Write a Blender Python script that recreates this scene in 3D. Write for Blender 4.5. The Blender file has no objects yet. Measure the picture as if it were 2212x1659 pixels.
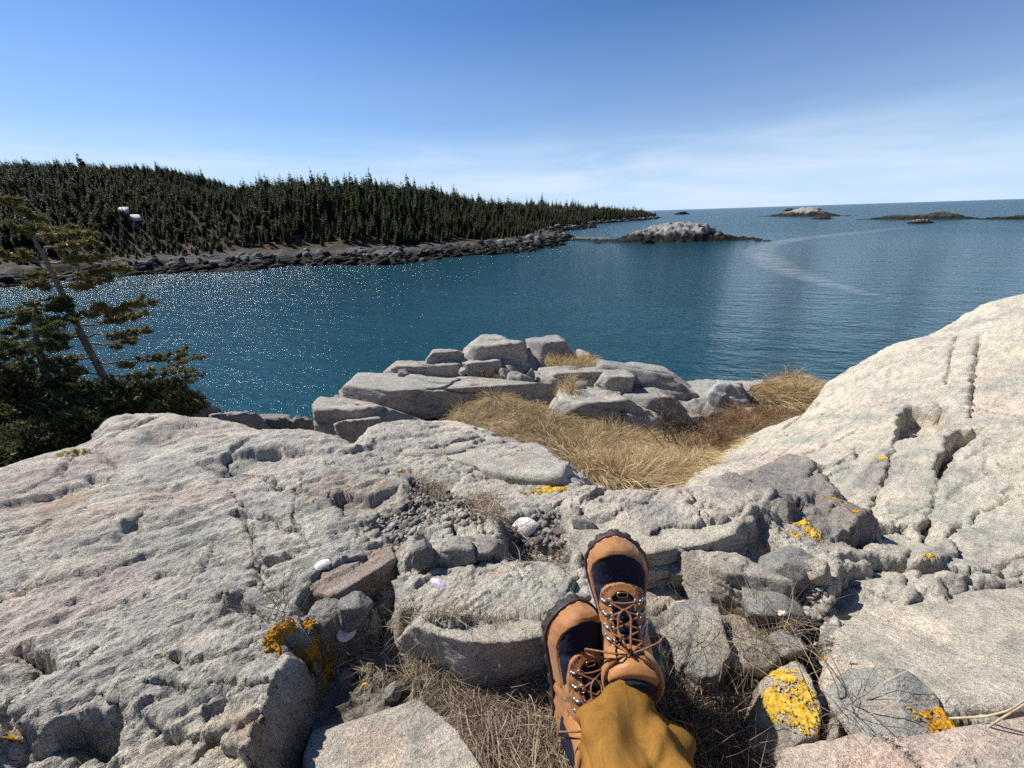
import bpy, bmesh, math, random
import numpy as np
from mathutils import Vector, Matrix
rng = np.random.default_rng(7)
random.seed(7)
SC = bpy.context.scene
COL = SC.collection
R = math.radians

# ------------------------------------------------------------------ camera
H = 12.0                      # camera height above the sea (sea level is z = 0)
QW, QH, QF = 2212.0, 1659.0, 831.6      # working pixel frame of the photograph, focal length in it
PITCH, ROLL = R(23.72), R(1.81)
cp, sp, cr_, sr_ = math.cos(PITCH), math.sin(PITCH), math.cos(ROLL), math.sin(ROLL)
F_ = np.array([0, cp, -sp]); U0 = np.array([0, sp, cp]); R0 = np.array([1., 0, 0])
RI = R0 * cr_ - U0 * sr_
UP = R0 * sr_ + U0 * cr_
CAM = np.array([0, 0, H])
cam = bpy.data.cameras.new('camera'); camo = bpy.data.objects.new('camera', cam); COL.objects.link(camo)
camo.matrix_world = Matrix(((RI[0], UP[0], -F_[0], 0), (RI[1], UP[1], -F_[1], 0), (RI[2], UP[2], -F_[2], H), (0, 0, 0, 1)))
cam.sensor_fit = 'HORIZONTAL'; cam.sensor_width = 36.0; cam.lens = 36.0 * QF / QW
cam.clip_start = 0.02; cam.clip_end = 60000
SC.camera = camo

# ------------------------------------------------------------------ sky, sun, exposure
SUN_AZ, SUN_EL = R(-57), R(44)          # azimuth from +Y towards +X
w = bpy.data.worlds.new('World'); SC.world = w; w.use_nodes = True
nt = w.node_tree; nt.nodes.clear()
sky = nt.nodes.new('ShaderNodeTexSky'); sky.sky_type = 'NISHITA'; sky.sun_disc = False
sky.sun_elevation = SUN_EL; sky.sun_rotation = SUN_AZ
sky.altitude = 0; sky.air_density = 1.0; sky.dust_density = 0.15; sky.ozone_density = 1.6
bg = nt.nodes.new('ShaderNodeBackground'); bg.inputs['Strength'].default_value = 0.056
wo = nt.nodes.new('ShaderNodeOutputWorld')
# thin cirrus veil low in the sky, the same all the way round
tc = nt.nodes.new('ShaderNodeTexCoord')
sep = nt.nodes.new('ShaderNodeSeparateXYZ'); nt.links.new(tc.outputs['Generated'], sep.inputs[0])
mp = nt.nodes.new('ShaderNodeMapping'); mp.inputs['Scale'].default_value = (2.2, 2.2, 17)
nt.links.new(tc.outputs['Generated'], mp.inputs[0])
nz = nt.nodes.new('ShaderNodeTexNoise'); nz.inputs['Scale'].default_value = 1.4; nz.inputs['Detail'].default_value = 6
nz.inputs['Roughness'].default_value = 0.5; nz.inputs['Distortion'].default_value = 0.6
nt.links.new(mp.outputs[0], nz.inputs['Vector'])
cr = nt.nodes.new('ShaderNodeValToRGB'); cr.color_ramp.elements[0].position = 0.38; cr.color_ramp.elements[1].position = 0.68
nt.links.new(nz.outputs[0], cr.inputs[0])
band = nt.nodes.new('ShaderNodeValToRGB'); e = band.color_ramp.elements
e[0].position = 0.0; e[0].color = (.75, .75, .75, 1); e[1].position = 0.30; e[1].color = (0, 0, 0, 1)
x = e.new(0.10); x.color = (.55, .55, .55, 1); x = e.new(0.155); x.color = (.06, .06, .06, 1)
nt.links.new(sep.outputs[2], band.inputs[0])
mu = nt.nodes.new('ShaderNodeMath'); mu.operation = 'MULTIPLY'
nt.links.new(cr.outputs[0], mu.inputs[0]); nt.links.new(band.outputs[0], mu.inputs[1])
tn = nt.nodes.new('ShaderNodeMix'); tn.data_type = 'RGBA'; tn.blend_type = 'MULTIPLY'; tn.inputs[0].default_value = 1.0
nt.links.new(sky.outputs[0], tn.inputs[6]); tn.inputs[7].default_value = (.66, .96, 1.40, 1)
hz = nt.nodes.new('ShaderNodeValToRGB'); e = hz.color_ramp.elements        # pale sea air low over the horizon
e[0].position = 0.0; e[0].color = (.97, .97, .97, 1); e[1].position = 0.34; e[1].color = (0, 0, 0, 1)
x = e.new(0.05); x.color = (.86, .86, .86, 1); x = e.new(0.10); x.color = (.55, .55, .55, 1); x = e.new(0.18); x.color = (.22, .22, .22, 1)
nt.links.new(sep.outputs[2], hz.inputs[0])
m0 = nt.nodes.new('ShaderNodeMix'); m0.data_type = 'RGBA'
nt.links.new(hz.outputs[0], m0.inputs[0]); nt.links.new(tn.outputs[2], m0.inputs[6]); m0.inputs[7].default_value = (7.2, 9.6, 12.6, 1)
mx = nt.nodes.new('ShaderNodeMix'); mx.data_type = 'RGBA'
nt.links.new(mu.outputs[0], mx.inputs[0]); nt.links.new(m0.outputs[2], mx.inputs[6])
mx.inputs[7].default_value = (9.4, 10.6, 12.8, 1)
nt.links.new(mx.outputs[2], bg.inputs['Color']); nt.links.new(bg.outputs[0], wo.inputs[0])

sl = bpy.data.lights.new('sun', 'SUN'); sl.energy = 5.0; sl.angle = R(0.53); sl.color = (1, .955, .89)
so = bpy.data.objects.new('sun', sl); COL.objects.link(so)
SD = np.array([math.sin(SUN_AZ) * math.cos(SUN_EL), math.cos(SUN_AZ) * math.cos(SUN_EL), math.sin(SUN_EL)])
so.rotation_euler = Vector(-SD).to_track_quat('-Z', 'Y').to_euler(); so.location = (0, 0, 60)
SC.view_settings.view_transform = 'Standard'; SC.view_settings.look = 'None'
SC.view_settings.exposure = 0.55; SC.view_settings.gamma = 1.0
SC.view_settings.use_curve_mapping = False
SC.cycles.max_bounces = 6; SC.cycles.diffuse_bounces = 2; SC.cycles.glossy_bounces = 3
SC.cycles.transparent_max_bounces = 12; SC.cycles.use_denoising = False
SC.cycles.sample_clamp_indirect = 6; SC.cycles.sample_clamp_direct = 12

# ------------------------------------------------------------------ photo pixel <-> place
def ray(q):
    q = np.asarray(q, float); a = (q[..., 0] - QW / 2) / QF; b = (QH / 2 - q[..., 1]) / QF
    return a[..., None] * RI + b[..., None] * UP + F_
def at_z(q, z):
    d = ray(q); return CAM + d * ((z - H) / d[..., 2])[..., None]
def at_y(q, y):
    d = ray(q); return CAM + d * (y / d[..., 1])[..., None]
def at_t(q, t):
    return CAM + ray(q) * np.asarray(t)[..., None] if np.ndim(t) else CAM + ray(q) * t
def proj(p):
    v = np.asarray(p, float) - CAM; dd = v @ F_
    return np.stack([QW / 2 + QF * (v @ RI) / dd, QH / 2 - QF * (v @ UP) / dd], -1)

# ------------------------------------------------------------------ noise in numpy
def _h(ix, iy, s):
    v = (ix.astype(np.int64) * 374761393 + iy.astype(np.int64) * 668265263 + s * 1442695041) & 0xFFFFFFFF
    v = ((v ^ (v >> 13)) * 1274126177) & 0xFFFFFFFF
    v = v ^ (v >> 16)
    return (v & 0xFFFFFF) / float(0x1000000)
def pn(x, y, s=0):
    ix, iy = np.floor(x), np.floor(y); fx, fy = x - ix, y - iy
    u = fx * fx * fx * (fx * (fx * 6 - 15) + 10); v = fy * fy * fy * (fy * (fy * 6 - 15) + 10)
    def g(a, b):
        an = _h(ix + a, iy + b, s) * 6.2831853
        return np.cos(an) * (fx - a) + np.sin(an) * (fy - b)
    return ((g(0, 0) * (1 - u) + g(1, 0) * u) * (1 - v) + (g(0, 1) * (1 - u) + g(1, 1) * u) * v) * 1.5
def fbm(x, y, o=4, s=0, gain=.5):
    r = 0; a = 1.; f = 1.
    for k in range(o):
        r = r + a * pn(x * f + 17.3 * k, y * f - 9.1 * k, s + k); a *= gain; f *= 2.03
    return r
def ridge(x, y, o=4, s=0, gain=.5):
    r = 0; a = 1.; f = 1.
    for k in range(o):
        r = r + a * (1 - 2 * np.abs(pn(x * f + 7.7 * k, y * f + 3.1 * k, s + k))); a *= gain; f *= 2.03
    return r
def worley(x, y, s=0):
    ix, iy = np.floor(x), np.floor(y)
    f1 = np.full(x.shape, 9.); f2 = np.full(x.shape, 9.); cid = np.zeros(x.shape); cx = np.zeros(x.shape); cy = np.zeros(x.shape)
    for a in (-1, 0, 1):
        for b in (-1, 0, 1):
            px = ix + a + _h(ix + a, iy + b, s); py = iy + b + _h(ix + a, iy + b, s + 5)
            d = (px - x) ** 2 + (py - y) ** 2
            c = d < f1
            f2 = np.where(c, f1, np.minimum(f2, d))
            cid = np.where(c, _h(ix + a, iy + b, s + 9), cid); cx = np.where(c, px, cx); cy = np.where(c, py, cy)
            f1 = np.where(c, d, f1)
    return np.sqrt(f1), np.sqrt(f2), cid, cx, cy
def pn3(p, s=0):          # cheap solid noise from three slices
    return (pn(p[:, 0] + .31 * p[:, 2], p[:, 1] - .27 * p[:, 2], s) + pn(p[:, 1] + 11 + .29 * p[:, 0], p[:, 2] + .33 * p[:, 0], s + 1) + pn(p[:, 2] - 7, p[:, 0] + .21 * p[:, 1], s + 2)) * .62
def fbm3(p, o=4, s=0, gain=.5):
    r = 0; a = 1.; f = 1.
    for k in range(o):
        r = r + a * pn3(p * f + 5.1 * k, s + 3 * k); a *= gain; f *= 2.03
    return r
def sstep(a, b, x):
    t = np.clip((x - a) / (b - a), 0, 1); return t * t * (3 - 2 * t)

# ------------------------------------------------------------------ polygons
def sdist(px, py, poly):
    """signed distance to a polygon, positive inside"""
    poly = np.asarray(poly, float); n = len(poly)
    d = np.full(px.shape, 1e18); ins = np.zeros(px.shape, bool)
    for i in range(n):
        ax, ay = poly[i]; bx, by = poly[(i + 1) % n]
        ex, ey = bx - ax, by - ay; L = ex * ex + ey * ey + 1e-12
        t = np.clip(((px - ax) * ex + (py - ay) * ey) / L, 0, 1)
        d = np.minimum(d, (px - ax - t * ex) ** 2 + (py - ay - t * ey) ** 2)
        if abs(by - ay) > 1e-12:
            ins ^= ((ay > py) != (by > py)) & (px < (bx - ax) * (py - ay) / (by - ay) + ax)
    d = np.sqrt(d); return np.where(ins, d, -d)
def ldist(px, py, line):
    d = np.full(px.shape, 1e18); line = np.asarray(line, float); along = np.zeros(px.shape); acc = 0.
    for i in range(len(line) - 1):
        ax, ay = line[i]; bx, by = line[i + 1]; ex, ey = bx - ax, by - ay; L = ex * ex + ey * ey + 1e-12
        t = np.clip(((px - ax) * ex + (py - ay) * ey) / L, 0, 1)
        dd = (px - ax - t * ex) ** 2 + (py - ay - t * ey) ** 2
        along = np.where(dd < d, acc + t * math.sqrt(L), along); d = np.minimum(d, dd); acc += math.sqrt(L)
    return np.sqrt(d), along / max(acc, 1e-9)
class TPS:
    def __init__(s, xy, z, lam=1e-4):
        s.xy = np.asarray(xy, float); n = len(s.xy)
        K = s.k(s.xy, s.xy) + lam * np.eye(n); P = np.c_[np.ones(n), s.xy]
        A = np.block([[K, P], [P.T, np.zeros((3, 3))]])
        s.c = np.linalg.solve(A, np.r_[z, 0, 0, 0])
    @staticmethod
    def k(a, b):
        r2 = ((a[:, None, :] - b[None]) ** 2).sum(-1); return .5 * r2 * np.log(r2 + 1e-12)
    def __call__(s, x, y):
        x = np.asarray(x, float); sh = x.shape; x = x.ravel(); y = np.asarray(y, float).ravel(); n = len(s.xy)
        r = s.c[n] + s.c[n + 1] * x + s.c[n + 2] * y
        for i in range(n):
            r2 = (x - s.xy[i, 0]) ** 2 + (y - s.xy[i, 1]) ** 2
            r = r + s.c[i] * .5 * r2 * np.log(r2 + 1e-12)
        return r.reshape(sh)

# ------------------------------------------------------------------ objects
def mesh_np(name, V, Fc, smooth=True):
    me = bpy.data.meshes.new(name)
    V = np.ascontiguousarray(V, np.float32); Fc = np.ascontiguousarray(Fc, np.int32)
    n, k = Fc.shape
    me.vertices.add(len(V)); me.vertices.foreach_set('co', V.ravel())
    me.loops.add(n * k); me.loops.foreach_set('vertex_index', Fc.ravel())
    me.polygons.add(n); me.polygons.foreach_set('loop_start', np.arange(n, dtype=np.int32) * k)
    if smooth: me.polygons.foreach_set('use_smooth', np.ones(n, bool))
    me.update(calc_edges=True)
    return me
def link(name, me, mat=None, parent=None):
    o = bpy.data.objects.new(name, me); COL.objects.link(o)
    if mat is not None:
        for m in (mat if isinstance(mat, (list, tuple)) else [mat]): me.materials.append(m)
    if parent is not None: o.parent = parent
    return o
def empty(name, loc=(0, 0, 0)):
    o = bpy.data.objects.new(name, None); COL.objects.link(o); o.location = loc; return o
def tag(o, label=None, cat=None, group=None, kind=None):
    if label: o['label'] = label
    if cat: o['category'] = cat
    if group: o['group'] = group
    if kind: o['kind'] = kind
    return o
def vattr(me, name, v):
    a = me.attributes.new(name, 'FLOAT', 'POINT'); a.data.foreach_set('value', np.ascontiguousarray(v, np.float32).ravel())
def vcol(me, name, c):
    a = me.attributes.new(name, 'FLOAT_COLOR', 'POINT')
    c = np.c_[c, np.ones(len(c))] if c.shape[1] == 3 else c
    a.data.foreach_set('color', np.ascontiguousarray(c, np.float32).ravel())
def tube(pts, rad, n=6, caps=True):
    """tapered tube along a polyline -> (V, quads)"""
    pts = np.asarray(pts, float); m = len(pts); rad = np.broadcast_to(np.asarray(rad, float), (m,))
    T = np.gradient(pts, axis=0); T /= np.linalg.norm(T, axis=1)[:, None] + 1e-12
    a = np.array([0, 0, 1.]) if abs(T[0, 2]) < .9 else np.array([1., 0, 0])
    N = np.zeros_like(pts); nn = a - T[0] * (a @ T[0]); N[0] = nn / np.linalg.norm(nn)
    for i in range(1, m):
        nn = N[i - 1] - T[i] * (N[i - 1] @ T[i]); N[i] = nn / (np.linalg.norm(nn) + 1e-12)
    B = np.cross(T, N); an = np.arange(n) * 2 * math.pi / n
    V = (pts[:, None] + rad[:, None, None] * (np.cos(an)[None, :, None] * N[:, None] + np.sin(an)[None, :, None] * B[:, None])).reshape(-1, 3)
    i = np.arange(m - 1)[:, None] * n; j = np.arange(n)[None]; j2 = (j + 1) % n
    Fq = np.stack([i + j, i + j2, i + n + j2, i + n + j], -1).reshape(-1, 4)
    if caps:
        V = np.r_[V, pts[:1], pts[-1:]]; c0, c1 = m * n, m * n + 1; jj = np.arange(n); k2 = (jj + 1) % n
        Fq = np.r_[Fq, np.stack([np.full(n, c0), k2, jj, jj], -1), np.stack([np.full(n, c1), (m - 1) * n + jj, (m - 1) * n + k2, (m - 1) * n + k2], -1)]
    return V, Fq
class Acc:
    def __init__(s): s.V = []; s.F = []; s.n = 0
    def add(s, V, F): s.V.append(V); s.F.append(np.asarray(F) + s.n); s.n += len(V)
    def arrays(s): return np.concatenate(s.V), np.concatenate(s.F)
def clean_quads(V, Fq):
    """faces whose last two indices coincide become triangles"""
    t = Fq[:, 2] == Fq[:, 3]; q = Fq[~t]; tr = Fq[t][:, :3]
    return np.r_[q[:, [0, 1, 2]], q[:, [0, 2, 3]], tr]
def build(name, acc, mat, parent=None, smooth=True):
    V, Fq = acc.arrays()
    if Fq.shape[1] == 4: Fq = clean_quads(V, Fq)
    return link(name, mesh_np(name, V, Fq, smooth), mat, parent)
# ------------------------------------------------------------------ materials
def newmat(name):
    m = bpy.data.materials.new(name); m.use_nodes = True; t = m.node_tree; t.nodes.clear()
    o = t.nodes.new('ShaderNodeOutputMaterial'); b = t.nodes.new('ShaderNodeBsdfPrincipled')
    t.links.new(b.outputs[0], o.inputs[0]); return m, t, b
class NB:
    def __init__(s, t): s.t = t
    def n(s, typ, **kw):
        x = s.t.nodes.new('ShaderNode' + typ)
        for k, v in kw.items(): setattr(x, k, v)
        return x
    def l(s, a, b): s.t.links.new(a, b)
    def noise(s, vec, scale, detail=4, rough=.55, dist=0):
        x = s.n('TexNoise'); x.inputs['Scale'].default_value = scale; x.inputs['Detail'].default_value = detail
        x.inputs['Roughness'].default_value = rough; x.inputs['Distortion'].default_value = dist
        if vec is not None: s.l(vec, x.inputs['Vector'])
        return x.outputs[0]
    def ramp(s, f, stops):
        x = s.n('ValToRGB'); e = x.color_ramp.elements
        while len(e) < len(stops): e.new(.5)
        for i, (p, c) in enumerate(stops):
            e[i].position = p; e[i].color = (c, c, c, 1) if np.isscalar(c) else (*c, 1)
        s.l(f, x.inputs[0]); return x.outputs[0]
    def mix(s, f, a, b, mode='MIX'):
        x = s.n('Mix', data_type='RGBA', blend_type=mode)
        for i, v in ((0, f), (6, a), (7, b)):
            if isinstance(v, (int, float)): x.inputs[i].default_value = v
            elif isinstance(v, tuple): x.inputs[i].default_value = (*v, 1)
            else: s.l(v, x.inputs[i])
        return x.outputs[2]
    def math(s, op, a, b=None):
        x = s.n('Math', operation=op)
        for i, v in ((0, a), (1, b)):
            if v is None: continue
            if isinstance(v, (int, float)): x.inputs[i].default_value = v
            else: s.l(v, x.inputs[i])
        return x.outputs[0]
    def bump(s, h, strength, dist, nrm=None):
        x = s.n('Bump'); x.inputs['Strength'].default_value = strength; x.inputs['Distance'].default_value = dist
        s.l(h, x.inputs['Height'])
        if nrm is not None: s.l(nrm, x.inputs['Normal'])
        return x.outputs[0]
    def attr(s, name, out=0):
        x = s.n('Attribute'); x.attribute_name = name; return x.outputs[out]
    def mapv(s, vec, scale=(1, 1, 1), rot=(0, 0, 0)):
        x = s.n('Mapping'); x.inputs['Scale'].default_value = scale; x.inputs['Rotation'].default_value = rot
        s.l(vec, x.inputs[0]); return x.outputs[0]
    def obj(s): return s.n('TexCoord').outputs['Object']
    def geo(s): return s.n('NewGeometry').outputs['Position']

def plain(name, col, rough=.7, var=.25, scale=40, bump=.0, bdist=.002, metal=0., spec=.5):
    m, t, b = newmat(name); k = NB(t); v = k.obj()
    n = k.noise(v, scale, 4); c = k.ramp(n, [(.3, tuple(x * (1 - var) for x in col)), (.7, tuple(min(1, x * (1 + var)) for x in col))])
    k.l(c, b.inputs['Base Color']); b.inputs['Roughness'].default_value = rough; b.inputs['Metallic'].default_value = metal
    b.inputs['Specular IOR Level'].default_value = spec
    if bump: k.l(k.bump(k.noise(v, scale * 3, 4), bump, bdist), b.inputs['Normal'])
    return m

def rock_mat(name, use_tint=True, base=(.36, .335, .305), grain=1.0):
    m, t, b = newmat(name); k = NB(t); v = k.geo()
    lin = k.mapv(k.mapv(v, rot=(0, 0, R(-38))), scale=(5., 26, 26))
    big = k.noise(v, 2.6, 4, .6, .4); mid = k.noise(v, 17, 5, .65); lines = k.noise(lin, 1.3, 5, .6, .3)
    fine = k.noise(v, 150 * grain, 3, .7); speck = k.noise(v, 330 * grain, 2, .6); blot = k.noise(v, 42 * grain, 4, .7, .5)
    tint = k.attr('tint') if use_tint else None
    c = tint if use_tint else base
    c = k.mix(1.0, c, k.ramp(big, [(.32, (.82, .83, .86)), (.68, (1.12, 1.1, 1.06))]), 'MULTIPLY')
    c = k.mix(1.0, c, k.ramp(mid, [(.3, (.76, .77, .78)), (.5, (1., 1., 1.)), (.72, (1.16, 1.14, 1.10))]), 'MULTIPLY')
    c = k.mix(1.0, c, k.ramp(lines, [(.33, (.74, .75, .78)), (.55, (1.05, 1.05, 1.04))]), 'MULTIPLY')
    c = k.mix(1.0, c, k.ramp(fine, [(.32, (.70, .70, .72)), (.62, (1.12, 1.12, 1.1))]), 'MULTIPLY')
    c = k.mix(k.ramp(speck, [(.60, 0.), (.70, .75)]), c, (.10, .10, .105))
    c = k.mix(k.ramp(blot, [(.60, 0.), (.72, .55)]), c, (.20, .21, .20))         # dark crustose lichen
    c = k.mix(k.ramp(k.noise(v, 60, 4, .75, .8), [(.60, 0.), (.75, .6)]), c, (.56, .56, .50))   # pale crust
    c = k.mix(1.0, c, (1.19, 1.185, 1.165), 'MULTIPLY')
    k.l(c, b.inputs['Base Color']); b.inputs['Roughness'].default_value = .88; b.inputs['Specular IOR Level'].default_value = .25
    h1 = k.bump(k.noise(v, 62 * grain, 6, .75), 1.0, .016)
    h2 = k.bump(lines, .7, .012, h1)
    h3 = k.bump(fine, 1.0, .005, h2)
    k.l(h3, b.inputs['Normal'])
    return m
M = {}
M['rock'] = rock_mat('rock_bedrock')
M['rock_grey'] = rock_mat('rock_grey')

def leaf_mat(name, cols, rough=.6, rnd=.35, trans=0.):
    m, t, b = newmat(name); k = NB(t)
    oi = k.n('ObjectInfo').outputs['Random']; v = k.obj(); n = k.noise(v, 9., 3)
    f = k.math('ADD', k.math('MULTIPLY', oi, rnd), k.math('MULTIPLY', n, 1 - rnd))
    c = k.ramp(f, [(.2 + .6 * i / (len(cols) - 1), c) for i, c in enumerate(cols)])
    k.l(c, b.inputs['Base Color']); b.inputs['Roughness'].default_value = rough; b.inputs['Specular IOR Level'].default_value = .2
    tr = k.n('BsdfTranslucent'); ms = k.n('MixShader'); ms.inputs[0].default_value = .4; out = [x for x in t.nodes if x.type == 'OUTPUT_MATERIAL'][0]
    k.l(c, tr.inputs[0]); k.l(b.outputs[0], ms.inputs[1]); k.l(tr.outputs[0], ms.inputs[2]); k.l(ms.outputs[0], out.inputs[0])
    return m
M['spruce'] = leaf_mat('spruce_needles', [(.070, .105, .052), (.13, .168, .072), (.10, .13, .058), (.20, .205, .095), (.15, .17, .078), (.20, .175, .135)], rnd=.65)
M['bark'] = plain('spruce_bark', (.085, .068, .055), .9, .4, 30, .6, .01)
def shore_mat(name):
    m, t, b = newmat(name); k = NB(t); v = k.geo(); c = k.attr('tint')
    c = k.mix(1.0, c, k.ramp(k.noise(v, .9, 6, .7, .5), [(.3, (.35, .35, .36)), (.5, (.95, .95, .95)), (.7, (1.35, 1.33, 1.3))]), 'MULTIPLY')
    c = k.mix(1.0, c, k.ramp(k.noise(v, 4.5, 4, .7), [(.3, (.6, .6, .6)), (.7, (1.2, 1.2, 1.2))]), 'MULTIPLY')
    k.l(c, b.inputs['Base Color']); b.inputs['Roughness'].default_value = .9; b.inputs['Specular IOR Level'].default_value = .08
    k.l(k.bump(k.noise(v, 1.6, 6, .7), 1., .5), b.inputs['Normal']); return m
M['shore'] = shore_mat('shore_rock')
# ------------------------------------------------------------------ the rock ledge: one height field, heights relative to the camera
RES = .86
def BL(x, y): return -.60 - .25 * y
def onq(q, surf, off=0., tmax=14.):
    """first point where the photo ray meets z = surf(x, y) + off"""
    q = np.atleast_2d(np.asarray(q, float)); d = ray(q); ts = np.geomspace(.25, tmax, 260)
    P = d[:, None, :] * ts[None, :, None]
    g = P[..., 2] - surf(P[..., 0], P[..., 1]) - off
    k = np.argmax(g < 0, axis=1); k = np.where(k == 0, len(ts) - 1, k); i = np.arange(len(q))
    g0, g1 = g[i, k - 1], g[i, k]; t = ts[k - 1] + (ts[k] - ts[k - 1]) * np.clip(g0 / (g0 - g1 + 1e-9), 0, 1)
    return d * t[:, None]
# --- smooth surface of the ledge
c_xy, c_z = [], []
for q in [(0, 1659), (300, 1659), (580, 1659), (0, 1350), (300, 1350), (560, 1350), (0, 1100), (200, 1000), (330, 893), (500, 920), (650, 980), (400, 1100), (560, 1150),
          (850, 1150), (1000, 1080), (1150, 1060), (1250, 1100), (900, 960), (860, 930), (1100, 980), (1240, 1030), (1000, 1300), (1300, 1350), (1450, 1200), (1600, 1100), (1700, 1150), (1000, 1600), (1500, 1600)]:
    p = onq([q], BL)[0]; c_xy.append(p[:2]); c_z.append(p[2])
for x, y in [(-3, -1), (-1, -2), (1, -2), (0, -.6), (-2.5, .3)]: c_xy.append((x, y)); c_z.append(BL(x, y))
for q, t in [((2212, 1140), 1.14), ((1900, 1100), 1.40), ((1540, 1010), 2.0), ((1775, 870), 3.0), ((1850, 780), 3.6), ((2060, 690), 4.2), ((2212, 628), 4.3), ((2212, 900), 1.9),
             ((2212, 760), 2.7), ((1950, 930), 2.0), ((2000, 820), 2.7), ((2212, 1300), .76), ((1850, 1500), .545), ((2212, 1600), .44), ((1850, 1280), .82), ((1650, 960), 2.45)]:
    p = ray(np.array(q)) * t; c_xy.append(p[:2]); c_z.append(p[2])
for x, y, z in [(3, 0, -.35), (2, -1.5, -.3), (6, 2, -.2)]: c_xy.append((x, y)); c_z.append(z)
PLAT = TPS(c_xy, c_z, 2e-3)
LOWPTS = np.array([(.45, 1.75, -1.40), (1.0, 2.1, -1.62), (0, 2.4, -1.64), (-.5, 3, -1.86), (.5, 3.2, -1.95), (1.3, 3.2, -2.2), (0, 4.2, -2.16), (1, 4.4, -2.42), (2.2, 4.2, -2.5), (2.8, 5, -2.36),
    (-1.2, 3.2, -2.15), (-2, 4.2, -2.9), (-3.2, 3, -2.5), (-4, 1.5, -2.1), (-6.3, 5.3, -2.9), (-6, 0, -1.7), (-3, 6, -4.2), (-.8, 5.3, -2.35), (.2, 5.2, -2.2), (1.2, 5.2, -2.4), (0, 6.3, -2.15), (1.0, 6.2, -2.3), (2.2, 5.7, -2.6), (0, 7.0, -3.0), (1.5, 6.8, -3.2), (3.2, 6, -2.8), (0, 8.2, -5), (3, 8, -5.2), (5, 7, -4.2),
    (-3, 9, -7.5), (8, 8, -4), (7, 4, -2), (-9, 8, -6), (-10, 3, -3.6), (0, 13, -13), (8, 13, -12), (-8, 13, -12.5), (-14, 9, -11), (14, 7, -8), (4, -4, -.6), (-4, -4, -.9), (0, -12, .6), (-12, -6, -2), (12, -6, 1), (4, 5.6, -2.6), (1.9, 2.9, -2.12), (3.4, 4.4, -2.3)])
LOW = TPS(LOWPTS[:, :2], LOWPTS[:, 2], 1e-3)
CREST = [(-60, 1035), (0, 1010), (70, 985), (150, 962), (200, 948), (215, 925), (245, 903), (290, 893), (330, 888), (400, 893), (480, 902), (560, 915), (620, 930), (690, 936), (760, 962), (783, 948), (800, 930), (850, 912), (945, 905), (1000, 913), (1060, 925),
         (1110, 945), (1180, 975), (1245, 1000), (1265, 1035), (1300, 1055), (1400, 1070), (1500, 1065), (1532, 1045), (1525, 1005), (1540, 985), (1590, 948), (1640, 922), (1700, 902), (1772, 868), (1785, 822), (1850, 780), (1930, 737), (1985, 725),
         (2060, 690), (2120, 652), (2212, 628), (2330, 590)]
CRW = onq(CREST, PLAT)[:, :2]
CRW = np.r_[CRW, [(9, 3), (9, -6), (0, -9), (-6, -6), (-4.2, -.5), (-3.2, .4)]]

na, nr = int(860 * RES), int(800 * RES)
aF = np.linspace(R(-70), R(70), na); aB = np.linspace(R(70), R(290), int(110 * RES) + 2)[1:-1]
AN = np.r_[aF, aB]; RR = np.r_[0.04, .12, .2, np.geomspace(.28, 17, nr)]
OC = np.array([0., -.28])
gA, gR = np.meshgrid(AN, RR, indexing='ij')
X = OC[0] + np.sin(gA) * gR; Y = OC[1] + np.cos(gA) * gR

# bands that run through the rock, along the foliation seen on the left-hand slab
fa = R(35); fx_, fy_ = math.cos(fa), math.sin(fa)
def fol(x, y, su, sv): return (x * fx_ + y * fy_) * su, (-x * fy_ + y * fx_) * sv
wx = X + .05 * fbm(X * 2.1, Y * 2.1, 3, 60); wy = Y + .05 * fbm(X * 2.1, Y * 2.1, 3, 70)

def coarse(f, k=6):
    """evaluate a smooth function on every k-th grid line and interpolate"""
    i = np.unique(np.r_[np.arange(0, len(AN), k), len(AN) - 1]); j = np.unique(np.r_[np.arange(0, len(RR), k), len(RR) - 1])
    g = f(X[np.ix_(i, j)], Y[np.ix_(i, j)])
    g = np.stack([np.interp(AN, AN[i], g[:, b]) for b in range(len(j))], 1)
    return np.stack([np.interp(_lr, _lr[j], g[a]) for a in range(len(AN))], 0)
_lr = np.log(RR)
plat = coarse(PLAT); low = coarse(LOW)
# blocky offsets that make broken edges angular
_, _, CB1, _, _ = worley(X * 11 + .4 * pn(X * 9, Y * 9, 1), Y * 11, 300)
_, _, CB2, _, _ = worley(X * 27, Y * 27 + .4 * pn(X * 20, Y * 20, 1), 310)
BLK = (CB1 - .5) * 1.5 + (CB2 - .5) * .3
sdP = sdist(X, Y, CRW)
edge_n = .03 * fbm(X * 4, Y * 4, 3, 11) + .028 * BLK
sdn = sdP + edge_n * sstep(.0, 1.2, np.hypot(X, Y)) * .8
mP = sstep(-.16, .015, sdn)
# rounded shoulders on the crest
plat_r = plat - .05 * np.exp(-np.clip(sdP, 0, None) / .06) * (sdP > -.2)
rough_w = mP.copy()
h = plat_r.copy()

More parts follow.
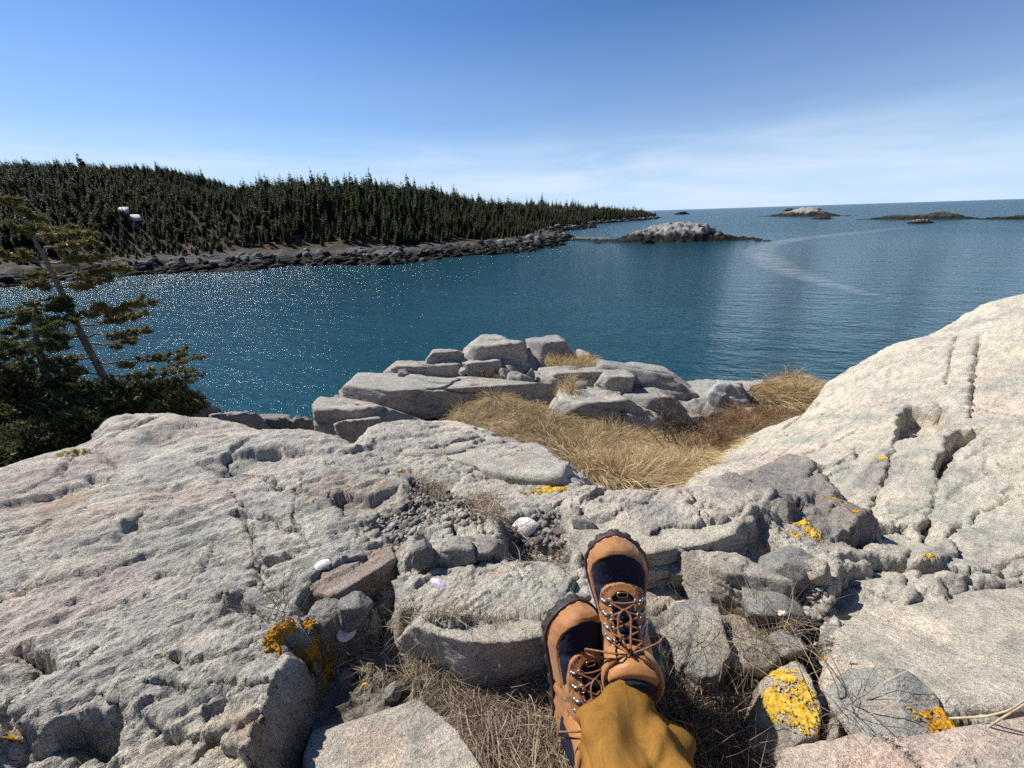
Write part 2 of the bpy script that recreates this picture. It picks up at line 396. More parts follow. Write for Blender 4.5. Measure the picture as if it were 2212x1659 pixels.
def wq(poly, off=0.): return onq(poly, PLAT, off)[:, :2]
tint_ops = []; dirt = np.zeros_like(X); keepsmooth = np.zeros_like(X)
def region(poly, pad):
    lo, hi = poly.min(0) - pad, poly.max(0) + pad
    return (X > lo[0]) & (X < hi[0]) & (Y > lo[1]) & (Y < hi[1])
def step(qpoly, dz, wdt=.02, n=.012, grad=None, off=0., dirtv=0.):
    """raise or lower what lies inside the outline; grad = (q from, q to): the step fades from full to nothing"""
    global h
    P = wq(qpoly, off); m = region(P, .25 + 3 * wdt); x, y = X[m], Y[m]
    s = sdist(x, y, P) + n * .9 * fbm(x * 7, y * 7, 2, 21) + n * BLK[m]
    k = sstep(-wdt, wdt, s)
    if grad is not None:
        g = wq(grad, off); d = g[1] - g[0]; tt = ((x - g[0, 0]) * d[0] + (y - g[0, 1]) * d[1]) / (d @ d)
        k = k * np.clip(1 - tt, 0, 1.3)
    h[m] += dz * k
    if dirtv: dirt[m] = np.maximum(dirt[m], dirtv * k)
def crack(qline, depth=.03, wdt=.006, n=.012, shift=0.):
    global h
    P = wq(qline); m = region(P, .15); x, y = X[m], Y[m]
    d, al = ldist(x + n * fbm(x * 14, y * 14, 3, 31), y + n * fbm(x * 14, y * 14, 3, 35), P)
    v = .55 + .45 * pn(al * 9, al * 0 + depth * 91, 3)
    ww = wdt * (.5 + v) * np.clip(np.minimum(al, 1 - al) * 8 + .25, 0, 1)
    h[m] -= depth * np.exp(-(d / (ww + 1e-6)) ** 2) * np.clip(.4 + v, 0, 1)
def dome(q, r, hgt, el=(1, 1), rot=0., off=0.):
    global h
    c = wq([q], off)[0]; dx, dy = X - c[0], Y - c[1]; u = (dx * math.cos(rot) + dy * math.sin(rot)) / (r * el[0]); v = (-dx * math.sin(rot) + dy * math.cos(rot)) / (r * el[1])
    h += hgt * np.exp(-(u * u + v * v) ** 1.3)

# pit round the boots
PIT = [(655, 1452), (628, 1500), (608, 1560), (590, 1640), (585, 1760), (1000, 1800), (1650, 1800), (1675, 1650), (1700, 1610), (1790, 1560), (1792, 1440), (1770, 1300), (1735, 1290), (1715, 1400), (1640, 1395), (1560, 1400), (1440, 1425), (1420, 1470),
       (1330, 1470), (1262, 1440), (1235, 1385), (1100, 1400), (980, 1395), (860, 1378), (820, 1335), (760, 1375), (690, 1400), (640, 1425)]
def floor_to(qpoly, zf, wdt, n, off, dirtv):
    global h
    P = wq(qpoly, off); m = region(P, .25); x, y = X[m], Y[m]
    k = sstep(-wdt, wdt, sdist(x, y, P) + n * .9 * fbm(x * 7, y * 7, 2, 21) + n * BLK[m])
    h[m] += k * (np.minimum(zf(x, y), h[m] - .01) - h[m]); dirt[m] = np.maximum(dirt[m], dirtv * k)
floor_to(PIT, lambda x, y: -.835 + .12 * (y - .35), .014, .014, -.04, .6)
SEAT = np.array([(-.10, .34), (-.22, -.2), (-.25, -1.0), (.55, -1.0), (.52, -.1), (.42, .34)])
sd_ = sdist(X, Y, SEAT); k_ = sstep(-.05, .03, sd_ + .03 * fbm(X * 6, Y * 6, 2, 25)); h += k_ * (np.minimum(-.82 - .0 * Y, h - .01) - h); dirt = np.maximum(dirt, .5 * k_)
# plate lying low in the pit, left of the boots
# broad slab behind the pit
step([(800, 1290), (860, 1235), (960, 1238), (1085, 1212), (1105, 1160), (1235, 1175), (1250, 1260), (1180, 1206), (1000, 1224), (905, 1232), (862, 1262), (835, 1330)], -.036, .012, .02, dirtv=.3)
step([(875, 1232), (868, 1190), (900, 1155), (1000, 1120), (1070, 1135), (1098, 1160), (1080, 1208), (960, 1232)], .035, .016, .024)
crack([(905, 1150), (925, 1185), (905, 1225)], .05, .010); crack([(985, 1140), (980, 1180), (995, 1225)], .04, .008); crack([(1050, 1150), (1040, 1200)], .04, .008)
# dark cleft left of it
step([(700, 1252), (790, 1222), (852, 1190), (868, 1236), (835, 1298), (812, 1345), (760, 1380), (705, 1402), (655, 1365), (640, 1318)], -.06, .012, .016, dirtv=.35)
step([(655, 1345), (690, 1300), (760, 1280), (790, 1300), (765, 1360), (705, 1395), (668, 1390)], .05, .018, .02)
step([(655, 1330), (690, 1244), (780, 1222), (850, 1182), (838, 1172), (700, 1210), (640, 1290)], .022, .03, .012)
# notches and hollows further back
step([(722, 1095), (745, 1082), (800, 1090), (868, 1062), (856, 1092), (800, 1128), (750, 1126)], -.045, .012, .012, grad=((740, 1085), (850, 1130)))
step([(890, 1030), (960, 1058), (1010, 1098), (1080, 1128), (1000, 1128), (925, 1150), (865, 1180), (790, 1150), (805, 1120), (880, 1088)], -.03, .03, .016, dirtv=.55)
step([(1085, 1130), (1160, 1105), (1210, 1110), (1235, 1180), (1225, 1215), (1130, 1225), (1095, 1190)], -.035, .025, .014, dirtv=.6)
step([(1000, 1080), (1060, 1070), (1090, 1110), (1030, 1125)], -.02, .03, .012, dirtv=.6)
# left-hand slab: hollows under the rolls of rock near its crest
step([(295, 965), (328, 950), (383, 948), (408, 958), (356, 982), (323, 1000), (273, 1026), (250, 1018), (290, 990)], -.045, .07, .012, grad=((310, 950), (320, 1030)))
step([(400, 985), (438, 972), (476, 952), (560, 975), (465, 1003), (418, 1002)], -.03, .09, .008, grad=((460, 955), (470, 1010)))
step([(335, 1052), (410, 1040), (420, 1066), (380, 1112), (340, 1098)], -.042, .03, .02, grad=((350, 1045), (400, 1115)))
step([(470, 1014), (520, 1008), (565, 1030), (600, 1050), (520, 1043), (478, 1042)], -.05, .05, .012, grad=((520, 1005), (530, 1052)))
step([(585, 990), (640, 985), (700, 1010), (660, 1030), (600, 1020)], -.025, .08, .008, grad=((640, 985), (645, 1035)))
step([(560, 1070), (640, 1050), (690, 1060), (650, 1100), (590, 1110)], -.03, .07, .008, grad=((620, 1050), (625, 1110)))
step([(60, 1070), (109, 1056), (175, 1045), (191, 1030), (240, 1028), (250, 1036), (212, 1060), (150, 1105), (70, 1130), (-40, 1150), (-40, 1100)], -.04, .018, .018, grad=((150, 1040), (60, 1150)))
step([(205, 958), (240, 915), (300, 900), (380, 905), (420, 930), (330, 945), (285, 965), (240, 968)], .03, .05, .02)
dome((500, 1060), .25, .05, (1.6, .8), .5); dome((140, 1010), .22, .035, (1.8, .7), .5); dome((330, 925), .3, .05, (1.4, .8), .3); dome((620, 960), .3, .05, (1.5, .7), .2)
dome((800, 1060), .22, .04, (1.6, .7), .4); dome((300, 1180), .3, .02, (1.8, .6), .6); dome((250, 1420), .25, .02, (1.6, .7), .6)
# flakes and notches on its face
step([(245, 1192), (270, 1150), (312, 1124), (303, 1160), (268, 1196), (254, 1208)], -.034, .012, .008, grad=((262, 1140), (300, 1200)))
step([(380, 1210), (440, 1168), (456, 1180), (458, 1212), (440, 1245), (412, 1240)], .024, .008, .008, grad=((452, 1235), (385, 1195)))
step([(335, 1240), (370, 1228), (410, 1235), (380, 1250)], -.02, .01, .008)
crack([(490, 1266), (560, 1232), (640, 1206)], .028, .008); crack([(475, 1297), (520, 1330), (565, 1348), (585, 1360)], .03, .006); crack([(180, 1335), (260, 1310), (330, 1290)], .018, .010)
crack([(328, 1492), (430, 1496), (520, 1488), (590, 1492)], .028, .006); crack([(430, 1560), (470, 1545), (500, 1520)], .02, .006); crack([(310, 1545), (350, 1525)], .02, .006)
crack([(150, 1470), (200, 1440), (240, 1405)], .025, .008); crack([(700, 1660), (730, 1600), (790, 1510)], .02, .006, shift=.01)
crack([(0, 1180), (80, 1160), (200, 1100)], .02, .008); crack([(255, 1018), (225, 995), (200, 985)], .03, .008)
# bottom left: facet in shade, hole, lower plate
step([(-40, 1450), (0, 1402), (60, 1390), (95, 1430), (125, 1475), (60, 1500), (-40, 1560)], -.06, .012, .01, grad=((70, 1440), (-60, 1500)))
step([(115, 1582), (165, 1552), (215, 1560), (258, 1545), (292, 1540), (262, 1590), (235, 1635), (200, 1660), (185, 1605), (150, 1580)], -.075, .014, .012, dirtv=.2)
step([(-40, 1620), (60, 1580), (150, 1580), (190, 1615), (215, 1680), (200, 1800), (-40, 1800)], -.045, .014, .012)
crack([(0, 1545), (35, 1560), (60, 1580)], .03, .01)
# flat plates left of the grass
crack([(940, 980), (1000, 966), (1050, 956), (1140, 940)], .05, .010, .01); crack([(1090, 1010), (1150, 1015), (1200, 1005), (1245, 1003)], .05, .012)
step([(783, 960), (800, 935), (850, 915), (950, 910), (1000, 918), (1080, 935), (1050, 955), (950, 978), (860, 985)], .022, .012, .014)
step([(1000, 970), (1130, 945), (1245, 1000), (1200, 1008), (1090, 1012)], .015, .012, .014)
# rim in front of the grass hollow
step([(1222, 1135), (1245, 1095), (1300, 1072), (1420, 1082), (1500, 1066), (1580, 1070), (1645, 1108), (1628, 1150), (1560, 1170), (1470, 1185), (1400, 1205), (1330, 1160), (1260, 1175)], .06, .045, .02)
step([(1260, 1175), (1330, 1160), (1400, 1205), (1470, 1185), (1560, 1170), (1640, 1150), (1700, 1200), (1735, 1290), (1715, 1400), (1560, 1395), (1440, 1420), (1400, 1330), (1300, 1230)], -.045, .018, .03, dirtv=.25)
crack([(1480, 1095), (1530, 1130), (1590, 1150)], .03, .010)
# brown-purple rock and the slope on the right
step([(1530, 1062), (1600, 1030), (1700, 992), (1745, 1008), (1800, 1062), (1885, 1150), (1845, 1172), (1745, 1108), (1690, 1130), (1640, 1110)], .045, .022, .016)
step([(1700, 1130), (1760, 1085), (1830, 1120), (1880, 1150), (1840, 1175), (1760, 1165)], .02, .03, .012)
step([(1800, 1175), (1840, 1160), (1885, 1160), (1870, 1185)], -.06, .012, .01)
step([(1945, 900), (1962, 884), (2048, 878), (2064, 900), (2040, 918), (1990, 938), (1936, 952)], -.14, .020, .010, dirtv=.1)
step([(2050, 942), (2078, 926), (2128, 922), (2092, 956), (2062, 985), (2030, 1035), (2036, 985)], -.12, .018, .010)
crack([(1936, 952), (1925, 1000), (1900, 1065)], .03, .008); crack([(2030, 1030), (2020, 1080), (2008, 1150)], .02, .006); crack([(2230, 1058), (2150, 1090), (2060, 1150), (2010, 1175)], .022, .008)
crack([(1892, 1068), (1894, 1125)], .04, .010); crack([(2010, 1120), (2018, 1168)], .05, .012); crack([(2122, 716), (2112, 800), (2104, 900)], .05, .014); crack([(2066, 726), (2046, 830)], .04, .012)
crack([(1820, 1206), (1900, 1208), (1960, 1212), (2050, 1222), (2230, 1232)], .05, .010, .008); crack([(1890, 1130), (1960, 1135), (2010, 1165)], .03, .012)
step([(1885, 1128), (2015, 1135), (2020, 1170), (1960, 1180), (1880, 1170)], -.03, .018, .012)
crack([(1680, 985), (1720, 960)], .015, .005); crack([(1640, 990), (1665, 970)], .015, .005); crack([(1990, 770), (2030, 745)], .015, .006); crack([(2150, 1000), (2200, 1015)], .015, .006)
step([(1822, 1210), (1880, 1220), (1950, 1214), (2045, 1225), (2018, 1290), (1900, 1302), (1806, 1300)], -.055, .014, .012, grad=((1860, 1210), (2120, 1280)))
step([(1720, 1290), (1812, 1300), (1900, 1304), (2010, 1292), (2045, 1240), (2400, 1240), (2400, 1540), (2212, 1530), (2080, 1522), (1950, 1510), (1850, 1532), (1792, 1445), (1770, 1330)], -.035, .016, .012)
# gap under the lip of the right-hand slab
step([(1846, 1540), (1870, 1522), (1950, 1508), (2080, 1522), (2230, 1530), (2420, 1530), (2420, 1580), (2230, 1568), (2150, 1600), (2060, 1612), (1960, 1600), (1880, 1600), (1820, 1640), (1800, 1610)], -.19, .014, .008, dirtv=.7)
step([(1800, 1420), (1812, 1380), (1800, 1340), (1772, 1350), (1780, 1440)], -.02, .012, .01)

for ln_, dp, wd_ in [([(585, 1385), (500, 1430), (420, 1450), (330, 1452), (240, 1490)], .02, .005), ([(0, 1290), (120, 1262), (240, 1240), (330, 1200), (420, 1165)], .016, .006), ([(60, 1230), (170, 1200), (260, 1160)], .012, .005), ([(500, 1120), (600, 1135), (700, 1190)], .025, .007),
     ([(430, 1005), (560, 1040), (660, 1080), (740, 1100)], .03, .010), ([(640, 1000), (760, 1020), (880, 1050), (960, 1070)], .025, .008), ([(760, 985), (900, 1005), (1060, 1030), (1180, 1045)], .025, .008), ([(1300, 1110), (1400, 1120), (1500, 1115)], .015, .006),
     ([(1990, 1300), (2100, 1330), (2212, 1340)], .012, .005), ([(1660, 950), (1760, 930), (1860, 900), (1960, 850)], .014, .006), ([(1750, 1040), (1850, 1010), (1935, 1000)], .02, .006), ([(1790, 850), (1900, 800), (2000, 760), (2100, 690)], .012, .006), ([(2090, 1000), (2140, 960), (2212, 950)], .016, .007),
     ([(1880, 1160), (1960, 1110), (2030, 1085)], .015, .005), ([(880, 1240), (980, 1260), (1100, 1255), (1240, 1270)], .008, .004), ([(720, 1560), (850, 1580), (1000, 1620)], .012, .005), ([(400, 1659), (470, 1600), (560, 1570), (610, 1540)], .018, .006)]: crack(ln_, dp, wd_, .016)
rj = np.random.default_rng(12)                     # two sets of joints: along the foliation and across it
for k_ in range(64):
    x0, y0 = rj.uniform(-2.2, 3.4), rj.uniform(.25, 3.4); along_ = rj.uniform() < .6; an_ = (fa if along_ else fa + R(rj.choice([68, 100]))) + rj.normal(0, .14); L_ = rj.uniform(.18, .75) * (.6 + .35 * math.hypot(x0, y0)); nseg = 5
    tl_ = np.linspace(-.5, .5, nseg) * L_; ln_ = np.c_[x0 + np.cos(an_) * tl_, y0 + np.sin(an_) * tl_] + rj.normal(0, .012 * (1 + math.hypot(x0, y0) * .5), (nseg, 2)); m = region(ln_, .12)
    if not m.any(): continue
    x, y = X[m], Y[m]; jx = .008 * (2 * np.abs(pn(x * 11, y * 11, 31)) - .5); d, al = ldist(x + jx, y - jx, ln_); g_ = max(1., math.hypot(x0, y0)); ww = .0030 * g_ * rj.uniform(.8, 1.9) * np.clip(np.minimum(al, 1 - al) * 6 + .15, 0, 1)
    sgn = np.sign((x - x0) * -math.sin(an_) + (y - y0) * math.cos(an_)); h[m] += mP[m] * (-.020 * g_ ** .5 * rj.uniform(.5, 1.3) * np.exp(-(d / (ww + 1e-6)) ** 2) + .006 * g_ ** .5 * rj.uniform(-1, 1) * sgn * np.exp(-d / .06) * np.clip(np.minimum(al, 1 - al) * 6, 0, 1))
# --- natural roughness: broken planes at three sizes, then grain along the foliation
dist = np.hypot(X, Y)
nearw = np.clip(1.15 - .12 * dist, .5, 1)
left = sstep(.55, -.5, X)                        # banding is strongest on the left
def facets(x, y, su, sv, seed, tilt, offs, groove, gw):
    """cells of tilted planes, elongated along the foliation"""
    u, v = fol(x, y, su, sv); f1, f2, cid, cx, cy = worley(u, v, seed)
    tx_ = _h(np.floor(cx * 97), np.floor(cy * 89), seed + 1) - .5; ty_ = _h(np.floor(cx * 83), np.floor(cy * 71), seed + 2) - .5
    f = tilt * (tx_ * (u - cx) / su + ty_ * (v - cy) / sv) * 2 + offs * (cid - .5) * 2 - groove * np.exp(-((f2 - f1) / gw) ** 2)
    for _ in range(1):                                # break edges over two grid cells, so that they do not alias
        f[1:-1] = (f[:-2] + 2 * f[1:-1] + f[2:]) / 4; f[:, 1:-1] = (f[:, :-2] + 2 * f[:, 1:-1] + f[:, 2:]) / 4
    return f
wx = X + .04 * fbm(X * 2.1, Y * 2.1, 2, 60) + .004 * fbm(X * 13, Y * 13, 2, 62); wy = Y + .04 * fbm(X * 2.1, Y * 2.1, 2, 70) + .004 * fbm(X * 13, Y * 13, 2, 72)
cen = sstep(-.62, -.38, X + .08 * fbm(X * 3, Y * 3, 2, 33)) * sstep(.95, .72, X + .08 * fbm(X * 3 + 4, Y * 3, 2, 34)) * sstep(.42, .52, Y) * sstep(1.75, 1.35, Y)      # broken middle of the ledge
crz = sstep(1.3, 1.9, Y) * sstep(.3, -.1, X)                                                                                  # weathered crest on the left
brk = np.clip(.34 + .66 * cen + .45 * crz, 0, 1)
h += mP * (.02 * fbm(X * 1.5, Y * 1.5, 2, 1))
h += mP * (.45 + .55 * brk) * facets(wx, wy, 1.5, 3.2, 40, .05, .010, .010, .02)
rub = np.clip(fbm(X * 1.3 - 5, Y * 1.3, 2, 55) * 1.6 + .45, .12, 1)
h += mP * rub * brk * facets(wx, wy, 4.2, 9.5, 44, .11, .005, .004, .04)
rub2 = np.clip(fbm(X * 2.3 + 9, Y * 2.3, 2, 57) * 1.7 + .4, .1, 1)
h += mP * rub2 * nearw * (.15 + .7 * brk) * facets(wx, wy, 13, 27, 50, .16, .002, .0016, .07)
u1, v1 = fol(wx, wy, 2.2, 15)
h += mP * (.004 + .008 * left) * (ridge(u1, v1, 3, 2, .55) - .8) * .7
u2, v2 = fol(wx, wy, 14, 52)
h += mP * (.0018 + .0030 * left) * ridge(u2, v2, 2, 5, .6) * nearw
h += mP * (.003 * fbm(X * 9, Y * 9, 2, 6) + .0026 * fbm(X * 38, Y * 38, 3, 8, .65) * nearw)
pit = np.clip(fbm(X * 60, Y * 60, 2, 90) - .42, 0, 1); h -= mP * pit * .007 * nearw
# --- and outside the ledge
lowr = low + .10 * fbm(X * .9, Y * .9, 3, 101) + .03 * fbm(X * 5, Y * 5, 3, 104)
cliff = sstep(-2.6, -4.2, low)
f1, f2, cid, cx, cy = worley(X * .9 + .2 * fbm(X, Y, 2, 7), Y * .9, 61)
lowr += cliff * ((cid - .5) * 1.2 + .25 * fbm(X * 2, Y * 2, 4, 107)) - .12 * cliff * np.exp(-((f2 - f1) / .06) ** 2)
oc_ = sstep(4.3, 4.7, Y) * sstep(7.5, 6.5, Y) * sstep(-2.8, -2.2, X) * sstep(2.8, 2.3, X)
lowr += oc_ * (facets(wx, wy, 1.4, 2.2, 66, .25, .07, .06, .05) + facets(wx, wy, 4, 6, 67, .3, .02, .02, .05))
Z = lowr + (h - lowr) * mP
Z = np.maximum(Z, -14.5)

# --- colour of the stone
def lerp(a, b, k): return a + (b - a) * k[..., None]
n1 = fbm(X * 1.3, Y * 1.3, 3, 200); n2 = fbm(X * 3.1, Y * 3.1, 3, 210); n3 = fbm(X * 6, Y * 6, 3, 215)
C = np.zeros(X.shape + (3,)); C[:] = (.485, .445, .375)
C = lerp(C, np.array([.56, .505, .40]), sstep(.7, 1.6, X) * .9)              # cream slope on the right
C = lerp(C, np.array([.475, .44, .39]), sstep(-.2, -1., X) * .8)              # cooler grey on the left
C = lerp(C, np.array([.54, .43, .36]), np.clip(n1 * 1.3 - .15, 0, .55))        # pinkish stain
C = lerp(C, np.array([.345, .355, .31]), np.clip(n2 * 1.4 - .30, 0, .55))      # greenish grey
C = lerp(C, np.array([.55, .52, .45]), np.clip(n3 * 1.3 - .25, 0, .6))
def stain(qpoly, col, amt=1., soft=.04, n=.05):
    global C
    P = wq(qpoly); s = sdist(X, Y, P) + n * fbm(X * 7, Y * 7, 4, 230) + n * .4 * fbm(X * 28, Y * 28, 2, 236)
    C = lerp(C, np.array(col), sstep(-soft, soft, s) * amt)
stain([(1530, 1062), (1600, 1030), (1700, 990), (1750, 1005), (1810, 1060), (1900, 1150), (1860, 1185), (1780, 1180), (1700, 1140), (1640, 1110), (1540, 1085)], (.245, .215, .195), .8, .02, .03)
stain([(1850, 1030), (1930, 980), (1935, 1030), (1880, 1060)], (.25, .22, .21), .7)
stain([(60, 1075), (180, 1050), (200, 1060), (100, 1130)], (.38, .27, .18), .7)
stain([(420, 1570), (600, 1560), (600, 1659), (300, 1700), (330, 1640)], (.44, .36, .25), .6, .06)
stain([(560, 1590), (605, 1570), (600, 1620)], (.42, .27, .20), .6)
stain([(0, 1330), (250, 1230), (350, 1270), (100, 1370), (0, 1420)], (.47, .38, .35), .6, .08)
stain([(700, 1030), (860, 1070), (840, 1110), (690, 1110), (640, 1130)], (.34, .27, .22), .7)
stain([(690, 1245), (780, 1222), (850, 1185), (860, 1200), (700, 1270)], (.36, .25, .18), .7, .02)
stain([(1960, 1040), (2060, 1010), (2050, 1090), (1960, 1100)], (.33, .34, .29), .55, .06)
stain([(1680, 1570), (2212, 1590), (2212, 1800), (1680, 1800)], (.46, .37, .31), .6, .06)
soil = np.array([.105, .078, .055])
C = lerp(C, soil, np.clip(dirt + .35 * fbm(X * 8, Y * 8, 3, 240) * (dirt > .02), 0, .85))
# ground off the ledge: dead turf, soil and dark wet stone
C2 = np.zeros_like(C); C2[:] = (.16, .12, .075)
C2 = lerp(C2, np.array([.10, .08, .055]), np.clip(fbm(X * 4, Y * 4, 3, 250) + .4, 0, 1))
C2 = lerp(C2, np.array([.15, .145, .14]), sstep(-2.5, -3.0, low) * sstep(-6.5, -3.5, X))
C2 = lerp(C2, np.array([.30, .285, .26]), sstep(4.35, 4.6, Y + .15 * n2) * sstep(-3.2, -2.4, X) * sstep(4.6, 4.0, X))
C2 = lerp(C2, np.array([.07, .07, .068]), sstep(-8.5, -10.5, Z))
C = C2 + (C - C2) * sstep(.15, .75, mP)[..., None]

ni, nj = X.shape
# break up the steep faces sideways, so that they are not fluted
dZu = np.gradient(Z, axis=0); dZv = np.gradient(Z, axis=1)
Xu, Xv, Yu, Yv = np.gradient(X, axis=0), np.gradient(X, axis=1), np.gradient(Y, axis=0), np.gradient(Y, axis=1)
nxm = np.cross(np.stack([Xv, Yv, dZv], -1), np.stack([Xu, Yu, dZu], -1)); nxm /= np.linalg.norm(nxm, axis=-1)[..., None] + 1e-12
nxm *= np.sign(nxm[..., 2:3] + 1e-9)
steep = sstep(.85, .5, nxm[..., 2]) * mP
ok = (steep > .01) & (dist < 7)
p3 = np.stack([X[ok], Y[ok], Z[ok] * 1.8], -1)
d3 = .007 * fbm3(p3 * 14, 4, 400, .6) + .004 * ridge(p3[:, 2] * 38 + p3[:, 0] * 5, p3[:, 1] * 5, 2, 420)
XD, YD, ZD = X.copy(), Y.copy(), Z.copy()
off3 = nxm[ok] * (d3 * steep[ok])[:, None]
XD[ok] += off3[:, 0]; YD[ok] += off3[:, 1]; ZD[ok] += off3[:, 2]
V = np.stack([XD, YD, ZD + H], -1).reshape(-1, 3)
idx = np.arange(ni * nj).reshape(ni, nj); nx = np.roll(idx, -1, axis=0)
Fq = np.stack([idx[:, :-1], idx[:, 1:], nx[:, 1:], nx[:, :-1]], -1).reshape(-1, 4)
V = np.r_[V, [[OC[0], OC[1], V[idx[:, 0], 2].mean()]]]; ctr = len(V) - 1
me = mesh_np('rock_ledge', V, Fq, False)
vcol(me, 'tint', np.r_[C.reshape(-1, 3), [[.4, .38, .35]]])
ledge = tag(link('rock_ledge', me, M['rock']), 'pale weathered bedrock ledge sloping down toward the sea', kind='structure')

def gz(x, y):
    """height of the finished ground (world z)"""
    x = np.atleast_1d(np.asarray(x, float)); y = np.atleast_1d(np.asarray(y, float))
    a = np.arctan2(x - OC[0], y - OC[1]); a = np.where(a < AN[0], a + 2 * math.pi, a); r = np.clip(np.hypot(x - OC[0], y - OC[1]), RR[0], RR[-1] * .9999)
    fi = np.interp(a, AN, np.arange(ni)); fj = np.interp(np.log(r), _lr, np.arange(nj))
    i0 = np.minimum(fi.astype(int), ni - 2); j0 = np.minimum(fj.astype(int), nj - 2); fi = fi - i0; fj = fj - j0
    return (Z[i0, j0] * (1 - fi) * (1 - fj) + Z[i0 + 1, j0] * fi * (1 - fj) + Z[i0, j0 + 1] * (1 - fi) * fj + Z[i0 + 1, j0 + 1] * fi * fj) + H
def gq(q, off=0.):
    """world point where a photo ray meets the finished ground"""
    p = onq(q, lambda x, y: gz(x.ravel(), y.ravel()).reshape(x.shape) - H, off, 16.)
    return p + CAM
# ------------------------------------------------------------------ sea
def water_mat():
    m, t, b = newmat('sea_water'); k = NB(t); v = k.geo()
    dist = k.n('VectorMath', operation='LENGTH'); k.l(v, dist.inputs[0])
    b.inputs['IOR'].default_value = 1.333; rg = k.n('MapRange'); rg.inputs[1].default_value = 25; rg.inputs[2].default_value = 260; rg.inputs[3].default_value = .035; rg.inputs[4].default_value = .22; k.l(dist.outputs['Value'], rg.inputs[0]); k.l(rg.outputs[0], b.inputs['Roughness'])
    depth = k.ramp(k.noise(v, .012, 3, .5, .4), [(.35, (.005, .040, .052)), (.65, (.009, .057, .069))])
    k.l(depth, b.inputs['Base Color'])
    rot = k.mapv(v, scale=(1., 1., 1.), rot=(0, 0, R(18)))
    rip = k.mapv(rot, scale=(.8, 1.5, 1))
    a = k.noise(rip, 1.1, 3, .55, .3); c = k.noise(k.mapv(rot, scale=(.7, 1.3, 1)), 4.5, 3, .6, .2); d = k.noise(k.mapv(rot, scale=(.35, .8, 1)), .35, 2, .5)
    ff = k.n('MapRange'); ff.inputs[1].default_value = 40; ff.inputs[2].default_value = 300; ff.inputs[3].default_value = .36; ff.inputs[4].default_value = 2.4; k.l(dist.outputs['Value'], ff.inputs[0])
    n1 = k.bump(d, .4, 1.2); n2 = k.bump(a, .6, .38, n1); n3 = k.bump(c, .75, .14, n2); gust = k.ramp(k.noise(k.mapv(v, scale=(.5, 1., 1)), .16, 4, .6, .8), [(.40, .035), (.68, .125)]); k.l(gust, n3.node.inputs['Distance']); k.l(ff.outputs[0], n2.node.inputs['Distance'])
    k.l(n3, b.inputs['Normal'])
    return m
M['water'] = water_mat()
rr = np.r_[0, np.geomspace(6, 45000, 60)]; aa = np.linspace(0, 2 * math.pi, 97)[:-1]
gA2, gR2 = np.meshgrid(aa, rr, indexing='ij')
V = np.stack([np.sin(gA2) * gR2, np.cos(gA2) * gR2, np.zeros_like(gR2)], -1).reshape(-1, 3)
idx = np.arange(gA2.size).reshape(gA2.shape); nx = np.roll(idx, -1, 0)
Fq = np.stack([idx[:, 1:-1], idx[:, 2:], nx[:, 2:], nx[:, 1:-1]], -1).reshape(-1, 4)
tag(link('sea', mesh_np('sea', V, Fq), M['water']), 'calm blue green sea filling the bay to the horizon', kind='structure')
# ------------------------------------------------------------------ wooded shore across the bay
W = [(-700, 700), (-300, 652), (-150, 634), (0, 618), (130, 607), (250, 598), (330, 592), (500, 583), (620, 576), (734, 571), (840, 571), (945, 560), (1051, 550), (1156, 541), (1199, 530), (1236, 519), (1226, 509), (1200, 503), (1210, 499), (1283, 492), (1274, 484), (1332, 480), (1402, 474.5), (1424, 471)]
WW = at_z(np.array(W), 0.)[:, :2]
tip = WW[-1]; WW = np.r_[WW, [tip * 1.05 + [4, 0], tip * 1.18 + [-10, 0], tip * 1.4 + [-200, 0], (-700, 1200), (-1200, 500), (-900, -100)]]
def az_at(q, D):
    d = ray(np.array(q, float)); k = D / math.hypot(d[0], d[1]); return CAM + d * k
sk = [((-250, 366), 330, 6), ((0, 361), 330, 5), ((90, 357), 330, 4.5), ((200, 363), 320, 4.5), ((350, 370), 330, 4.5), ((480, 386), 300, 5), ((560, 382), 215, 8), ((620, 382), 200, 9), ((740, 377), 195, 9.5), ((870, 383), 200, 9.5), ((960, 396), 215, 9.5), ((1040, 420), 230, 9), ((1100, 432), 330, 9), ((1200, 436), 470, 12), ((1300, 443), 600, 13), ((1372, 458), 660, 12)]
cx_, cz_ = [], []
for q, D, th in sk:
    p = az_at(q, D); cx_.append(p[:2]); cz_.append(p[2] - th)
    cx_.append(p[:2] * 1.35); cz_.append((p[2] - th) * .6)
for q, D, z in [((100, 480), 200, 13), ((280, 490), 190, 9), ((420, 480), 180, 7), ((600, 470), 155, 9.5), ((800, 480), 150, 9), ((950, 480), 165, 7.5), ((1080, 490), 190, 5)]:
    p = az_at(q, D); cx_.append(p[:2]); cz_.append(z)
for i in range(1, len(W) - 1): cx_.append(WW[i] * 1.06); cz_.append(2.2)
HILL = TPS(np.array(cx_) / 100, np.array(cz_), 2e-2)
def far_h(x, y):
    d = sdist(x, y, WW)
    d = d + 5 * fbm(x / 22, y / 22, 3, 500) + 2.0 * fbm(x / 6, y / 6, 2, 505)
    hl = np.maximum(HILL(x / 100, y / 100), 1.2)
    f1, f2, cid, _, _ = worley(x / 5 + .3 * fbm(x / 9, y / 9, 2, 511), y / 5, 520); g1, g2, gid, _, _ = worley(x / 2.2, y / 2.2, 525)
    led = np.interp(d, [-30, -3, 0, 4, 9, 14, 20], [-6, -.8, .15, .75, 1.6, 3.0, 3.4]) + ((cid - .5) * 1.3 + (gid - .5) * .7) * sstep(-2, 3, d) * sstep(22, 12, d)
    k = sstep(10, 45, d); z = led * (1 - k) + np.maximum(hl, 2.0) * k
    return z + k * .5 * fbm(x / 7, y / 7, 3, 530), d
